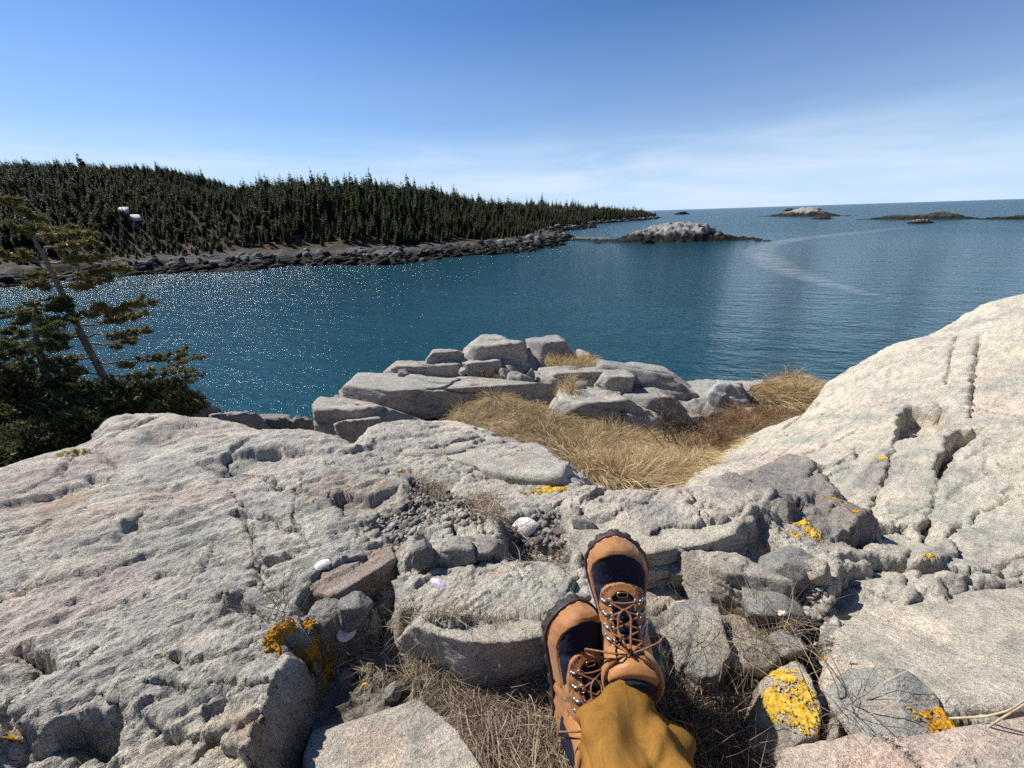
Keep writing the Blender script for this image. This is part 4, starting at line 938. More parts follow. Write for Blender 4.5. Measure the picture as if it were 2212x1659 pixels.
block([(1640, 874), (1700, 868), (1760, 853), (1792, 862), (1782, 892), (1650, 895)], 4.25, 4.9, 872, 'low shelf of rock under the right hand slope', 117, frac=7)
block([(1600, 888), (1612, 876), (1632, 874), (1640, 890), (1610, 897)], 4.2, 4.5, 880, 'small stone beside the lone boulder', 118, sub=4)
block([(388, 892), (422, 849), (448, 864), (476, 882), (470, 910), (391, 910)], 4.9, 5.7, 868, 'pointed pale ledge beyond the left slab', 119, zbot=-4.2, group='ledges below the left slab', tilt=-.2)
block([(440, 893), (500, 879), (555, 884), (572, 905), (560, 925), (445, 925)], 4.6, 5.3, 892, 'flat brownish ledge beyond the left slab', 120, zbot=-4.2, group='ledges below the left slab', col=(.30, .26, .22), frac=8)
block([(553, 892), (600, 886), (650, 893), (680, 906), (682, 940), (560, 935)], 5.0, 5.7, 897, 'dark broken ledge left of the outcrop', 121, zbot=-4.4, group='ledges below the left slab', col=(.20, .19, .18), frac=9)
RBL = 'rubble wedged between the outcrop blocks'
def rubble(q, y, wq_, seed):
    c = at_y(np.array(q, float), y); half = wq_ / QF * y * 1.05 / 2 * np.array([1., .8, .7]); r = np.random.default_rng(seed); pl = []
    for k_ in range(13):
        n = r.normal(0, 1, 3); n /= np.linalg.norm(n); pl.append((n, c + n * half * r.uniform(.7, 1.05)))
    return facet_rock('rock_fragment', pl, c, half, 4, seed, 'angular fragment wedged between larger blocks of the outcrop', 'rock', RBL, frac=2, col=G[seed % 3])
for i, (q, y, w_) in enumerate([((870, 808), 5.15, 26), ((1000, 802), 5.2, 22), ((1090, 808), 5.2, 30), ((1145, 814), 5.1, 26), ((1255, 802), 5.3, 22), ((1240, 850), 4.5, 26), ((1400, 852), 4.5, 28), ((735, 864), 4.5, 28), ((1440, 932), 3.95, 28), ((1610, 882), 4.6, 20), ((1640, 884), 4.5, 18), ((1540, 895), 4.3, 24)]): rubble(q, y, w_, 220 + i)
def stone(q, wq_, label, seed, sx=1., sy=.8, sz=.6, sink=.3, sub=4, name='stone', cat='stone', group=None, col=None, frac=2, tiltv=None, rough=1.):
    """angular loose stone sitting on the ledge where the photo shows it; wq_ = its width in the photo"""
    p = gq([q])[0]; t = (p - CAM) @ F_; wid = wq_ / QF * t / 2; r = np.random.default_rng(seed); half = np.array([wid * sx, wid * sy, wid * sz]); pl = []
    for k_ in range(11):
        n = r.normal(0, 1, 3); n /= np.linalg.norm(n); pl.append((n, n * half * r.uniform(.72, 1.05)))
    for ax_ in range(3):
        for s in (-1, 1): n = np.zeros(3); n[ax_] = s; pl.append((n + r.normal(0, .15, 3), n * half))
    C = np.array([p[0], p[1], float(gz(p[0], p[1])[0]) + half[2] * (1 - 2 * sink)])
    return facet_rock(name, [(n, C + q_) for n, q_ in pl], C, half, sub, seed, label, cat, group, frac=frac, col=col, rough=rough * .8)
BR = 'broken stones between the boots and the rim'
for i, (q, w_, lb, kw) in enumerate([
    ((1560, 1275), 175, 'largest broken rock right of the upper boot toe', dict(sub=5, sz=.75, col=(.40, .36, .31), frac=5)),
    ((1465, 1235), 105, 'rough stone just right of the upper boot toe', dict(sz=.6)),
    ((1655, 1330), 120, 'upright grey stone beside the gravel gully', dict(sz=.9, col=G[1])),
    ((1695, 1245), 110, 'rounded grey stone above the gravel gully', dict(sz=.7, col=G[1])),
    ((1500, 1345), 95, 'shadowed stone right of the boot laces', dict(sz=.7, col=G[1])),
    ((1500, 1425), 150, 'pale fractured stone right of the boot collar', dict(sub=5, sz=.6, frac=4)),
    ((1605, 1415), 115, 'brownish flat stone below the largest broken rock', dict(sz=.5, col=(.40, .36, .30))),
    ((1690, 1410), 70, 'small stone under the white snail shell', dict(sz=.7)),
    ((1760, 1248), 62, 'cream stone at the head of the gravel gully', dict(sz=.8, col=(.46, .42, .34))),
    ((1330, 1215), 80, 'stone behind the toe of the upper boot', dict(sz=.6)),
    ((1262, 1140), 50, 'small round stone by the big white shell', dict(sz=.8)),
    ((765, 1325), 75, 'grey wedge stone in the dark cleft', dict(sz=.9, col=G[1])),
    ((810, 1272), 62, 'triangular stone wedged in the cleft', dict(sz=.9, col=G[1])),
    ((985, 1195), 80, 'blocky stone behind the broad slab', dict(sz=.7, col=G[0])),
    ((1060, 1190), 62, 'knobbly stone at the right end of the rubble row', dict(sz=.7, col=G[0])),
    ((915, 1200), 56, 'narrow upright stone at the left end of the rubble row', dict(sz=1.1, sx=.8, col=G[1])),
    ((745, 1465), 45, 'small stone at the edge of the lichen cushion', dict(sz=.6)),
    ((850, 1498), 42, 'dark edged stone with a yellow lichen spot', dict(sz=.7, col=G[1])),
    ((1215, 1395), 55, 'dark stone wedged left of the boots', dict(sz=.8, col=G[1])),
    ((1720, 1610), 120, 'pinkish lump of rock at the bottom right of the boots', dict(sz=.6, sub=5, col=(.46, .38, .33))),
]): stone(q, w_, lb, 150 + i, group=BR, **kw)
stone((1935, 1600), 285, 'rounded grey boulder under the lip of the right slab', 190, sx=1., sy=.62, sz=.55, sink=.18, sub=6, name='boulder', cat='boulder', col=(.36, .35, .32), frac=1, rough=.9)
# ---- flat-topped slabs of the ledge that stand free on joints
def slab(qpoly, dz, thick, label, seed, col=(.50, .455, .385), sub=6, frac=3, rough=.4, zoff=0., tilt=(0, 0), parent=None):
    P = onq(qpoly, PLAT, dz); W_ = np.array(hull([tuple(p) for p in P[:, :2]])); c = W_.mean(0); e_ = .02
    z0 = float(PLAT(c[:1], c[1:])[0]) + dz + H; gx = float((PLAT(c[:1] + e_, c[1:]) - PLAT(c[:1] - e_, c[1:]))[0]) / (2 * e_) + tilt[0]; gy = float((PLAT(c[:1], c[1:] + e_) - PLAT(c[:1], c[1:] - e_))[0]) / (2 * e_) + tilt[1]
    r = np.random.default_rng(seed); nrm = np.array([-gx, -gy, 1.]); nrm /= np.linalg.norm(nrm); pl = [(nrm, (c[0], c[1], z0)), ((0, 0, -1), (0, 0, z0 - thick))]
    for i in range(len(W_)):
        a, b = W_[i], W_[(i + 1) % len(W_)]; ed = b - a
        if np.linalg.norm(ed) < .012: continue
        n = np.array([ed[1], -ed[0]]); n /= np.linalg.norm(n); m = (a + b) / 2
        if n @ (m - c) < 0: n = -n
        pl.append(((n[0], n[1], r.uniform(.02, .22)), (m[0], m[1], z0 + gx * (m[0] - c[0]) + gy * (m[1] - c[1]))))
    half = np.r_[np.ptp(W_, axis=0) / 2, thick / 2]
    for k_ in range(4):                                      # spalled corners
        i = r.integers(len(W_)); v = np.r_[W_[i], z0 + gx * (W_[i][0] - c[0]) + gy * (W_[i][1] - c[1])]; o_ = np.r_[(W_[i] - c) / np.linalg.norm(W_[i] - c), r.uniform(.3, 1.2)] + r.normal(0, .3, 3); o_ /= np.linalg.norm(o_); pl.append((o_, v - o_ * r.uniform(.006, .02)))
    return facet_rock('rock_slab', pl, (c[0], c[1], z0 - thick * .45), half, sub, seed, label, 'rock', 'free standing slabs of the ledge', frac=frac, col=col, rough=rough, sharp=110, strata=nrm)
slab([(700, 1505), (885, 1478), (985, 1562), (1085, 1710), (1095, 1800), (640, 1800), (648, 1620)], -.080, .10, 'pale flat slab at the bottom left of the boots', 601, (.50, .45, .385), rough=.3, frac=1)
slab([(836, 1315), (862, 1264), (905, 1234), (1000, 1224), (1170, 1208), (1236, 1238), (1248, 1330), (1230, 1360), (1100, 1388), (975, 1386), (862, 1368)], .015, .14, 'broad pale slab with mussel shell behind the dead grass', 602, (.50, .46, .39), rough=.8, frac=0)
slab([(1796, 1445), (1812, 1345), (1880, 1308), (2000, 1298), (2100, 1262), (2330, 1250), (2420, 1400), (2400, 1530), (2080, 1520), (1950, 1508), (1852, 1528)], -.020, .13, 'big flat slab overhanging the dark gap at right', 603, (.56, .50, .41), rough=.3, frac=2)
slab([(1680, 1660), (1705, 1612), (1800, 1606), (1960, 1625), (2100, 1612), (2230, 1560), (2420, 1560), (2420, 1800), (1660, 1800)], -.02, .14, 'pinkish rock along the bottom right corner', 604, (.54, .43, .36), rough=.6, frac=2, sub=5)
slab([(1228, 1140), (1248, 1098), (1300, 1078), (1420, 1086), (1500, 1072), (1575, 1076), (1635, 1108), (1618, 1146), (1560, 1168), (1470, 1182), (1400, 1198), (1262, 1178)], .045, .12, 'pale rim rock in front of the straw grass hollow', 605, (.54, .495, .41), rough=.6, frac=4)
slab([(640, 1318), (652, 1282), (700, 1232), (780, 1212), (846, 1176), (862, 1200), (800, 1234), (742, 1268), (700, 1300)], .018, .12, 'reddish edged rock above the dark cleft', 606, (.44, .35, .29), rough=.5, sub=5)
slab([(786, 955), (802, 932), (850, 914), (945, 907), (1000, 915), (1080, 932), (1150, 948), (1050, 958), (950, 980), (860, 984)], .03, .10, 'flat plate of rock at the left edge of the straw grass', 607, (.50, .465, .40), rough=.35, frac=6, sub=5)
slab([(950, 985), (1060, 962), (1150, 952), (1245, 1000), (1262, 1030), (1190, 1034), (1080, 1022)], .022, .08, 'lower layered plate beside the straw grass', 608, (.50, .465, .40), rough=.4, frac=6, sub=5)
slab([(1648, 1450), (1700, 1428), (1772, 1432), (1786, 1500), (1780, 1570), (1700, 1600), (1650, 1540)], -.055, .12, 'yellow lichened rock face right of the trousers', 609, (.48, .43, .36), rough=.5, frac=1, sub=5, tilt=(.15, .35))
# ---- gravel in the pockets
def fill(qpoly, n, seed):
    r = np.random.default_rng(seed); P = gq(qpoly)[:, :2]; lo, hi = P.min(0), P.max(0); x = r.uniform(lo[0], hi[0], n * 4); y = r.uniform(lo[1], hi[1], n * 4)
    k_ = sdist(x, y, P) > 0; x, y = x[k_][:n], y[k_][:n]; return np.c_[x, y, gz(x, y)]
GR = []
for qp, n in [([(890, 1030), (960, 1058), (1010, 1098), (1080, 1128), (1000, 1132), (925, 1152), (865, 1182), (780, 1155), (805, 1120), (880, 1088)], 1200), ([(1085, 1130), (1160, 1105), (1210, 1110), (1240, 1180), (1228, 1218), (1130, 1228), (1092, 1190)], 900),
              ([(1700, 1290), (1735, 1255), (1790, 1280), (1815, 1340), (1800, 1420), (1785, 1470), (1700, 1480), (1680, 1420), (1720, 1370)], 900), ([(800, 1300), (835, 1310), (850, 1375), (790, 1385)], 160),
              ([(700, 1400), (860, 1385), (1230, 1400), (1240, 1480), (1000, 1560), (900, 1490), (760, 1470)], 700), ([(1450, 1440), (1780, 1450), (1690, 1640), (1500, 1660)], 500), ([(1620, 880), (1780, 868), (1780, 900), (1640, 900)], 200)]:
    GR.append(fill(qp, n, len(GR) + 5))
GP = np.concatenate(GR); r = np.random.default_rng(77); sz = r.lognormal(-5.25, .45, len(GP)).clip(.002, .016)
V, Fc, rid = scatter_rocks(GP + np.c_[np.zeros((len(GP), 2)), sz * .2], sz, .7, 9)
me = mesh_np('gravel', V, Fc, False); rv = r.uniform(0, 1, len(GP))[rid]
c = np.zeros((len(V), 3)); c[:] = (.36, .33, .29); c = mixc(c, (.17, .14, .12), rv < .3); c = mixc(c, (.50, .48, .44), rv > .82); vcol(me, 'tint', c)
tag(link('gravel', me, M['rock_grey']), 'pale gravel and stone chips lying in the pockets of the ledge', kind='stuff')
# ------------------------------------------------------------------ dead grass
def straw_mat(name, cols, trans=.35):
    m, t, b = newmat(name); k = NB(t)
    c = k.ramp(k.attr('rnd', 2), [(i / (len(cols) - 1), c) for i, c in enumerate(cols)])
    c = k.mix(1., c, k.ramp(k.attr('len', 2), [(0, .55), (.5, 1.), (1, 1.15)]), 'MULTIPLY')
    k.l(c, b.inputs['Base Color']); b.inputs['Roughness'].default_value = .55; b.inputs['Specular IOR Level'].default_value = .3
    tr = k.n('BsdfTranslucent'); ms = k.n('MixShader'); ms.inputs[0].default_value = trans; out = [n for n in t.nodes if n.type == 'OUTPUT_MATERIAL'][0]
    k.l(c, tr.inputs[0]); k.l(b.outputs[0], ms.inputs[1]); k.l(tr.outputs[0], ms.inputs[2]); k.l(ms.outputs[0], out.inputs[0]); return m
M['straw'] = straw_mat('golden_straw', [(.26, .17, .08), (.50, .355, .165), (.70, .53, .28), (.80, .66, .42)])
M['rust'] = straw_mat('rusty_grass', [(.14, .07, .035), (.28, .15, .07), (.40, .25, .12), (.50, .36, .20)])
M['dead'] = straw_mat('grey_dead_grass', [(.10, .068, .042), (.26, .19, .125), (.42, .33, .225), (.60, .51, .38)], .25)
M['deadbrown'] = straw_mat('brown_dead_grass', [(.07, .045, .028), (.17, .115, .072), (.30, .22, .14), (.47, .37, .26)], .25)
M['twig'] = plain('twig_bark', (.13, .085, .065), .85, .4, 30)
def blades(P, D, Ln, Wd, droop, seg, seed, curl=0.):
    """ribbons from P, first heading D (unit), bending over by droop"""
    r = np.random.default_rng(seed); n = len(P); V = np.zeros((n, seg + 1, 2, 3)); pos = P.copy(); d = D.copy()
    view = P - CAM; view /= np.linalg.norm(view, axis=1)[:, None]
    side = np.cross(d, view); side += r.normal(0, .35, side.shape); side /= np.linalg.norm(side, axis=1)[:, None] + 1e-9
    cu = r.normal(0, 1, (n, 3)) * curl
    for s in range(seg + 1):
        w_ = Wd * (1 - (s / seg) ** 1.6 * .9); V[:, s, 0] = pos - side * w_[:, None] / 2; V[:, s, 1] = pos + side * w_[:, None] / 2
        pos = pos + d * (Ln / seg)[:, None]; d = d + np.c_[np.zeros((n, 2)), -droop / seg] + cu / seg; d /= np.linalg.norm(d, axis=1)[:, None]
    i = (np.arange(n) * (seg + 1) * 2)[:, None] + np.arange(seg)[None] * 2
    Fq = np.stack([i, i + 1, i + 3, i + 2], -1).reshape(-1, 4)
    ln = np.broadcast_to((np.arange(seg + 1) / seg)[None, :, None], (n, seg + 1, 2)).ravel(); rn = np.repeat(r.uniform(0, 1, n), (seg + 1) * 2)
    return V.reshape(-1, 3), Fq, rn, ln
def lift(V, n, seg, eps=.004):
    g = gz(V[:, 0], V[:, 1]); V[:, 2] = np.maximum(V[:, 2], g + eps); return V
def grass_obj(name, parts, mat, label):
    o = 0; Vs, Fs, Rn, Ls = [], [], [], []
    for V, Fq, rn, ln in parts: Vs.append(V); Fs.append(Fq + o); Rn.append(rn); Ls.append(ln); o += len(V)
    me = mesh_np(name, np.concatenate(Vs), np.concatenate(Fs)); vattr(me, 'rnd', np.concatenate(Rn)); vattr(me, 'len', np.concatenate(Ls))
    return tag(link(name, me, mat), label, kind='stuff')
def wpoly(qpoly, zr=None):
    return at_z(np.array(qpoly, float), H + zr)[:, :2] if zr is not None else gq(qpoly)[:, :2]
def tussocks(P2, n_t, n_b, ln, wd, seed, lean, up=.55, spread=.75, droop=1.5, rad=.12, seg=4, shade=(0, 1)):
    """clumps of long blades combed over in direction lean"""
    r = np.random.default_rng(seed); lo, hi = P2.min(0), P2.max(0); c = r.uniform(lo, hi, (n_t * 8, 2)); c = c[(sdist(c[:, 0], c[:, 1], P2) > -.02) & (sdist(c[:, 0], c[:, 1], CRW) < -.06)]
    keep = []
    for p in c:
        if all(np.hypot(*(p - k_)) > rad * .9 for k_ in keep): keep.append(p)
        if len(keep) >= n_t: break
    parts = []
    for j, p in enumerate(keep):
        m = int(n_b * r.uniform(.6, 1.3)); a = r.uniform(0, 6.28, m); q = np.sqrt(r.uniform(0, 1, m)) * rad * r.uniform(.7, 1.2)
        x = p[0] + np.cos(a) * q; y = p[1] + np.sin(a) * q
        hl = np.exp(-(q / rad) ** 2) * .10
        lj = lean + r.normal(0, .35, 2)
        D = np.c_[np.cos(a) * spread * q / rad + lj[0] + r.normal(0, .22, m), np.sin(a) * spread * q / rad + lj[1] + r.normal(0, .22, m), up + r.normal(0, .15, m)]; D /= np.linalg.norm(D, axis=1)[:, None]
        V, Fq, rn, l_ = blades(np.c_[x, y, gz(x, y) - .01 + hl], D, ln * r.uniform(.55, 1.15, m) * r.uniform(.8, 1.15), np.full(m, wd) * r.uniform(.6, 1.3, m), droop * r.uniform(.6, 1.3, m), seg, seed * 100 + j, .25)
        tone = r.uniform(-.34, .26); rn = np.clip(rn * .75 + .12 + tone, 0, 1)
        parts.append((lift(V, m, seg), Fq, rn, l_))
    return parts
def lpoly(q): return onq(q, LOW)[:, :2]
HOL = lpoly([(850, 910), (862, 884), (930, 880), (1000, 872), (1090, 868), (1140, 876), (1210, 892), (1260, 915), (1330, 945), (1420, 962), (1490, 960), (1525, 985), (1535, 1020), (1528, 1060), (1500, 1075), (1400, 1082), (1300, 1068), (1262, 1042), (1240, 1008), (1180, 985), (1100, 952), (1000, 922)])
gp = tussocks(HOL, 150, 300, .21, .0036, 31, np.array([.45, -.2]), up=.42, droop=1.5, rad=.19)
gp += tussocks(lpoly([(1260, 1010), (1300, 1000), (1400, 1000), (1500, 1010), (1520, 1050), (1400, 1064), (1290, 1045)]), 60, 260, .15, .0026, 32, np.array([.2, -.2]), up=.5, droop=1.3, rad=.10)
gp += tussocks(lpoly([(858, 905), (862, 885), (930, 885), (950, 905)]), 7, 260, .36, .004, 33, np.array([.05, .0]), up=1.2, spread=.35, droop=.7, rad=.10)
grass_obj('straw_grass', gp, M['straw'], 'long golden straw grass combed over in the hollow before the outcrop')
# other patches
z1 = wpoly([(1622, 868), (1640, 846), (1690, 842), (1735, 852), (1756, 866), (1690, 872)], -2.28)
def patch(name, P2, nt_, nb_, ln, wd, sd, lean, mat, label, zadd=0., **kw):
    pr = tussocks(P2, nt_, nb_, ln, wd, sd, np.array(lean), **kw)
    if zadd: pr = [(V + [0, 0, zadd], F, a, b) for V, F, a, b in pr]
    return grass_obj(name, pr, mat, label)
patch('straw_grass', z1, 50, 170, .28, .0045, 34, (.4, -.1), M['straw'], 'tuft of golden grass on the brink right of the lone boulder', .06, up=.6, rad=.16)
patch('rust_grass', lpoly([(1500, 905), (1560, 890), (1640, 890), (1700, 895), (1640, 925), (1590, 950), (1540, 985), (1500, 985), (1470, 955)]), 120, 120, .17, .0034, 35, (.15, -.1), M['rust'], 'short rusty brown grass left of the right hand slope', up=.8, rad=.13)
def on_top(qp, y, n, ln, wd, sd, lean, mat, label, name='straw_grass', up=.7):
    """grass growing on a shelf of the outcrop, between the blocks, at depth y"""
    r = np.random.default_rng(sd); a = at_y(np.array(qp[0], float), y); b = at_y(np.array(qp[1], float), y + .35); m = n
    t = r.uniform(0, 1, m); P = np.c_[a[0] + (b[0] - a[0]) * t, y + r.uniform(0, .35, m), a[2] + (b[2] - a[2]) * t - .03]
    D = np.c_[lean[0] + r.normal(0, .3, m), lean[1] + r.normal(0, .3, m), up + r.normal(0, .15, m)]; D /= np.linalg.norm(D, axis=1)[:, None]
    V, Fq, rn, l_ = blades(P, D, ln * r.uniform(.5, 1.1, m), np.full(m, wd), r.uniform(.8, 1.6, m), 4, sd, .2)
    return grass_obj(name, [(V, Fq, rn, l_)], mat, label)
on_top(((1178, 790), (1278, 776)), 5.3, 1500, .22, .005, 41, (.3, -.1), M['straw'], 'strip of straw grass on the outcrop right of the knobs')
on_top(((1040, 812), (1150, 818)), 5.15, 1200, .24, .005, 42, (.2, -.1), M['rust'], 'tuft of dull grass at the foot of the highest knob')
on_top(((1245, 836), (1200, 850)), 4.3, 600, .25, .004, 43, (.1, -.2), M['straw'], 'tuft of straw against the middle outcrop block')
# tangled dead grass in the pit round the boots
def mat_grass(qpoly, n, ln, wd, sd, up=(.0, .35), droop=.5, seg=5, lean=(0, 0)):
    r = np.random.default_rng(sd); P = fill(qpoly, n, sd); n = len(P); a = r.uniform(0, 6.28, n)
    D = np.c_[np.cos(a) + lean[0], np.sin(a) + lean[1], r.uniform(up[0], up[1], n)]; D /= np.linalg.norm(D, axis=1)[:, None]
    V, Fq, rn, l_ = blades(P + [0, 0, .004], D, ln * r.uniform(.35, 1.2, n), wd * r.uniform(.6, 1.3, n), droop * r.uniform(.3, 1.5, n), seg, sd, .7)
    V = lift(V, n, seg, .002); V[:, 2] += np.repeat(r.uniform(0, .018, n), (seg + 1) * 2); return V, Fq, rn, l_
A_ = [(720, 1420), (800, 1390), (1000, 1405), (1225, 1405), (1250, 1500), (1230, 1760), (1080, 1760), (1040, 1620), (970, 1560), (915, 1495), (800, 1470)]
B_ = [(960, 1480), (1230, 1470), (1240, 1760), (1090, 1760), (1030, 1600)]
gp = [mat_grass(A_, 2600, .055, .0011, 51), mat_grass(B_, 3200, .11, .0012, 52, (.1, .5), .8), mat_grass([(830, 1410), (1230, 1420), (1220, 1480), (900, 1490)], 900, .06, .0011, 53)]
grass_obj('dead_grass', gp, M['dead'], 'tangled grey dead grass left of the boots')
C_ = [(1430, 1470), (1560, 1440), (1700, 1470), (1760, 1560), (1690, 1640), (1680, 1780), (1380, 1780), (1400, 1560)]
gp = [mat_grass(C_, 2400, .10, .0011, 54, (.15, .7), .6), mat_grass(C_, 1500, .17, .0012, 55, (.5, 1.3), .45, lean=(-.15, .1)), mat_grass([(1450, 1400), (1720, 1420), (1740, 1500), (1460, 1500)], 420, .13, .0011, 56, (.4, 1.2), .4, lean=(-.1, .2))]
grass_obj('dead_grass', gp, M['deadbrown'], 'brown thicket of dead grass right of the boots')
gp = [mat_grass([(1000, 1082), (1060, 1068), (1100, 1110), (1120, 1160), (1060, 1130)], 500, .07, .0016, 57), mat_grass([(1095, 1170), (1220, 1190), (1230, 1225), (1110, 1228)], 260, .05, .0012, 58), mat_grass([(900, 1040), (960, 1060), (940, 1090)], 160, .05, .0016, 59)]
grass_obj('dead_grass', gp, M['dead'], 'wisps of dead grass in the gravel pockets of the ledge')
gp = [mat_grass([(570, 1330), (640, 1320), (660, 1400), (600, 1380)], 60, .12, .0012, 60, (.8, 2.), .3), mat_grass([(1800, 1560), (1850, 1530), (1870, 1580), (1790, 1620)], 50, .14, .0016, 61, (.6, 1.8), .3, lean=(-.3, .3))]
grass_obj('dead_grass', gp, M['dead'], 'few dry stalks standing at the rock edges')
# ---- bare shrub
def shrub(q0, y, n, hgt, sd, label, spread=.5, name='bare_shrub', rad=.006):
    r = np.random.default_rng(sd); p0 = at_y(np.array(q0, float), y); e_ = empty(name, p0); tag(e_, label, 'shrub')
    for j in range(n):
        a = Acc(); th = r.uniform(0, 6.28); d = np.array([math.cos(th) * spread, math.sin(th) * spread * .7, 1.]); p = np.r_[r.normal(0, .12, 2), -.1]; pts = [p]
        for s in range(7): d = d + r.normal(0, .16, 3); d /= np.linalg.norm(d); p = p + d * hgt / 7 * r.uniform(.8, 1.2); pts.append(p)
        a.add(*tube(pts, np.linspace(rad, rad * .35, len(pts)), 4))
        for k_ in range(2, 8):
            for _ in range(2):
                b = pts[min(k_, 7)]; dd_ = r.normal(0, 1, 3); dd_[2] = abs(dd_[2]) * .8; dd_ /= np.linalg.norm(dd_); l_ = hgt * r.uniform(.1, .28)
                a.add(*tube([b, b + dd_ * l_ * .5, b + dd_ * l_ + r.normal(0, .02, 3)], [rad * .5, rad * .4, rad * .25], 3))
        build('stem', a, M['twig'], e_)
    return e_
shrub((1470, 985), 3.2, 16, .62, 71, 'bare brown shrub growing in front of the dark outcrop blocks', .45)
shrub((1560, 950), 3.4, 7, .45, 72, 'thin bare stems in the rusty grass', .3, rad=.004)
# ------------------------------------------------------------------ wind-shaped spruces on the left
def needle_mat(name, cols):
    m, t, b = newmat(name); k = NB(t); c = k.ramp(k.attr('rnd', 2), [(i / (len(cols) - 1), c) for i, c in enumerate(cols)])
    k.l(c, b.inputs['Base Color']); b.inputs['Roughness'].default_value = .55; b.inputs['Specular IOR Level'].default_value = .25
    tr = k.n('BsdfTranslucent'); ms = k.n('MixShader'); ms.inputs[0].default_value = .35; out = [x for x in t.nodes if x.type == 'OUTPUT_MATERIAL'][0]
    k.l(c, tr.inputs[0]); k.l(b.outputs[0], ms.inputs[1]); k.l(tr.outputs[0], ms.inputs[2]); k.l(ms.outputs[0], out.inputs[0]); return m
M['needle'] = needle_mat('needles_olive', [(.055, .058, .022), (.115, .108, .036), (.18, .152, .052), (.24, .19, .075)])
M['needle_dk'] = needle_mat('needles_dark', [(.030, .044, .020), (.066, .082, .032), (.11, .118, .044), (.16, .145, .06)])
M['grey_bark'] = plain('grey_bark', (.16, .135, .115), .9, .35, 25, .6, .01)
def Z6(p): return np.array([p[0] * .3646, 414.8 + p[1] * .3646])
class Needles:
    def __init__(s, seed): s.r = np.random.default_rng(seed); s.V = []; s.F = []; s.rn = []; s.n = 0
    def spray(s, P, D, L, size, per, tone=0.):
        """needle-clad twigs starting at P, heading D, length L"""
        r = s.r; n = len(P)
        t = r.uniform(0, 1, (n, per)); base = P[:, None] + D[:, None] * (t * L[:, None])[..., None] + r.normal(0, size * .16, (n, per, 3))
        dr = D[:, None] * .9 + r.normal(0, .55, (n, per, 3)); dr /= np.linalg.norm(dr, axis=-1)[..., None]
        sd_ = np.cross(dr, r.normal(0, 1, (n, per, 3))); sd_ /= np.linalg.norm(sd_, axis=-1)[..., None]
        ln = size * r.uniform(.6, 1.3, (n, per, 1)); w_ = size * .20 * r.uniform(.6, 1.3, (n, per, 1))
        tri = np.stack([base - sd_ * w_, base + dr * ln * .5 - sd_ * w_ * 1.1, base + dr * ln, base + dr * ln * .5 + sd_ * w_ * 1.1, base + sd_ * w_], 3).swapaxes(2, 3) if False else np.stack([base - sd_ * w_, base + dr * ln, base + sd_ * w_], 2)
        m = n * per; s.V.append(tri.reshape(-1, 3)); s.F.append(np.arange(m * 3).reshape(-1, 3) + s.n); s.n += m * 3
        s.rn.append(np.repeat(np.clip(np.repeat(r.uniform(0, 1, n), per) * .5 + r.uniform(0, .5, m) + tone, 0, 1), 3))
    def mesh(s, name, mat, parent):
        me = mesh_np(name, np.concatenate(s.V), np.concatenate(s.F), False); vattr(me, 'rnd', np.concatenate(s.rn)); return link(name, me, mat, parent)
def limb(wood, nd, A, B, thick, start, r, rad, dens=1., tone=0., up=.06, size=.075):
    L = np.linalg.norm(B - A); n = 9; t = np.linspace(0, 1, n)[:, None]; sag = np.array([0, 0, 1.]) * up * L
    pts = A + (B - A) * t - sag * 4 * t * (1 - t) * .5 + np.r_[np.zeros((1, 3)), r.normal(0, .015 * L, (n - 1, 3))]
    wood.add(*tube(pts, np.linspace(rad, rad * .25, n), 5))
    side = np.cross(B - A, [0, 0, 1.]); side /= np.linalg.norm(side) + 1e-9; ax = (B - A) / L
    m = int(46 * dens * (1 - start) * L / .9) + 6; tt = start + (1 - start) * r.uniform(0, 1, m) ** .8
    env = thick * np.clip(1.5 * np.sqrt(np.clip((tt - start) / (1 - start + 1e-6), .08, 1)) * np.sqrt(np.clip(1.12 - tt, .05, 1)), .2, 1.0)
    i = tt * (n - 1); i0 = np.minimum(i.astype(int), n - 2); P = pts[i0] + (pts[i0 + 1] - pts[i0]) * (i - i0)[:, None]
    sg = r.choice([-1, 1], m); D = ax * r.uniform(.5, 1.2, (m, 1)) + side * (sg * r.uniform(.3, 1.2, m))[:, None] + np.c_[np.zeros((m, 2)), r.normal(.05, .32, m)]; D /= np.linalg.norm(D, axis=1)[:, None]
    tl = env * r.uniform(.7, 1.5, m)
    for j in range(0, m, 2): wood.add(*tube([P[j], P[j] + D[j] * tl[j] * .8], [.004, .002], 3, False))
    nd.spray(P, D, tl, size * .8, 20, tone)
    # second-order twigs hanging along them
    P2 = P + D * (tl * r.uniform(.3, .9, m))[:, None]; D2 = D + r.normal(0, .6, (m, 3)); D2 /= np.linalg.norm(D2, axis=1)[:, None]
    nd.spray(P2, D2, tl * .6, size * .8, 14, tone)
def dead_twigs(wood, A, B, k, r, l_=.3):
    for _ in range(k):
        p = A + (B - A) * r.uniform(0, 1); d = np.array([r.normal(.5, .5), r.normal(0, .6), r.normal(-.1, .35)]); d /= np.linalg.norm(d); q = p + d * l_ * r.uniform(.4, 1.2)
        wood.add(*tube([p, (p + q) / 2 + r.normal(0, .02, 3), q], [.005, .0035, .0015], 3, False))
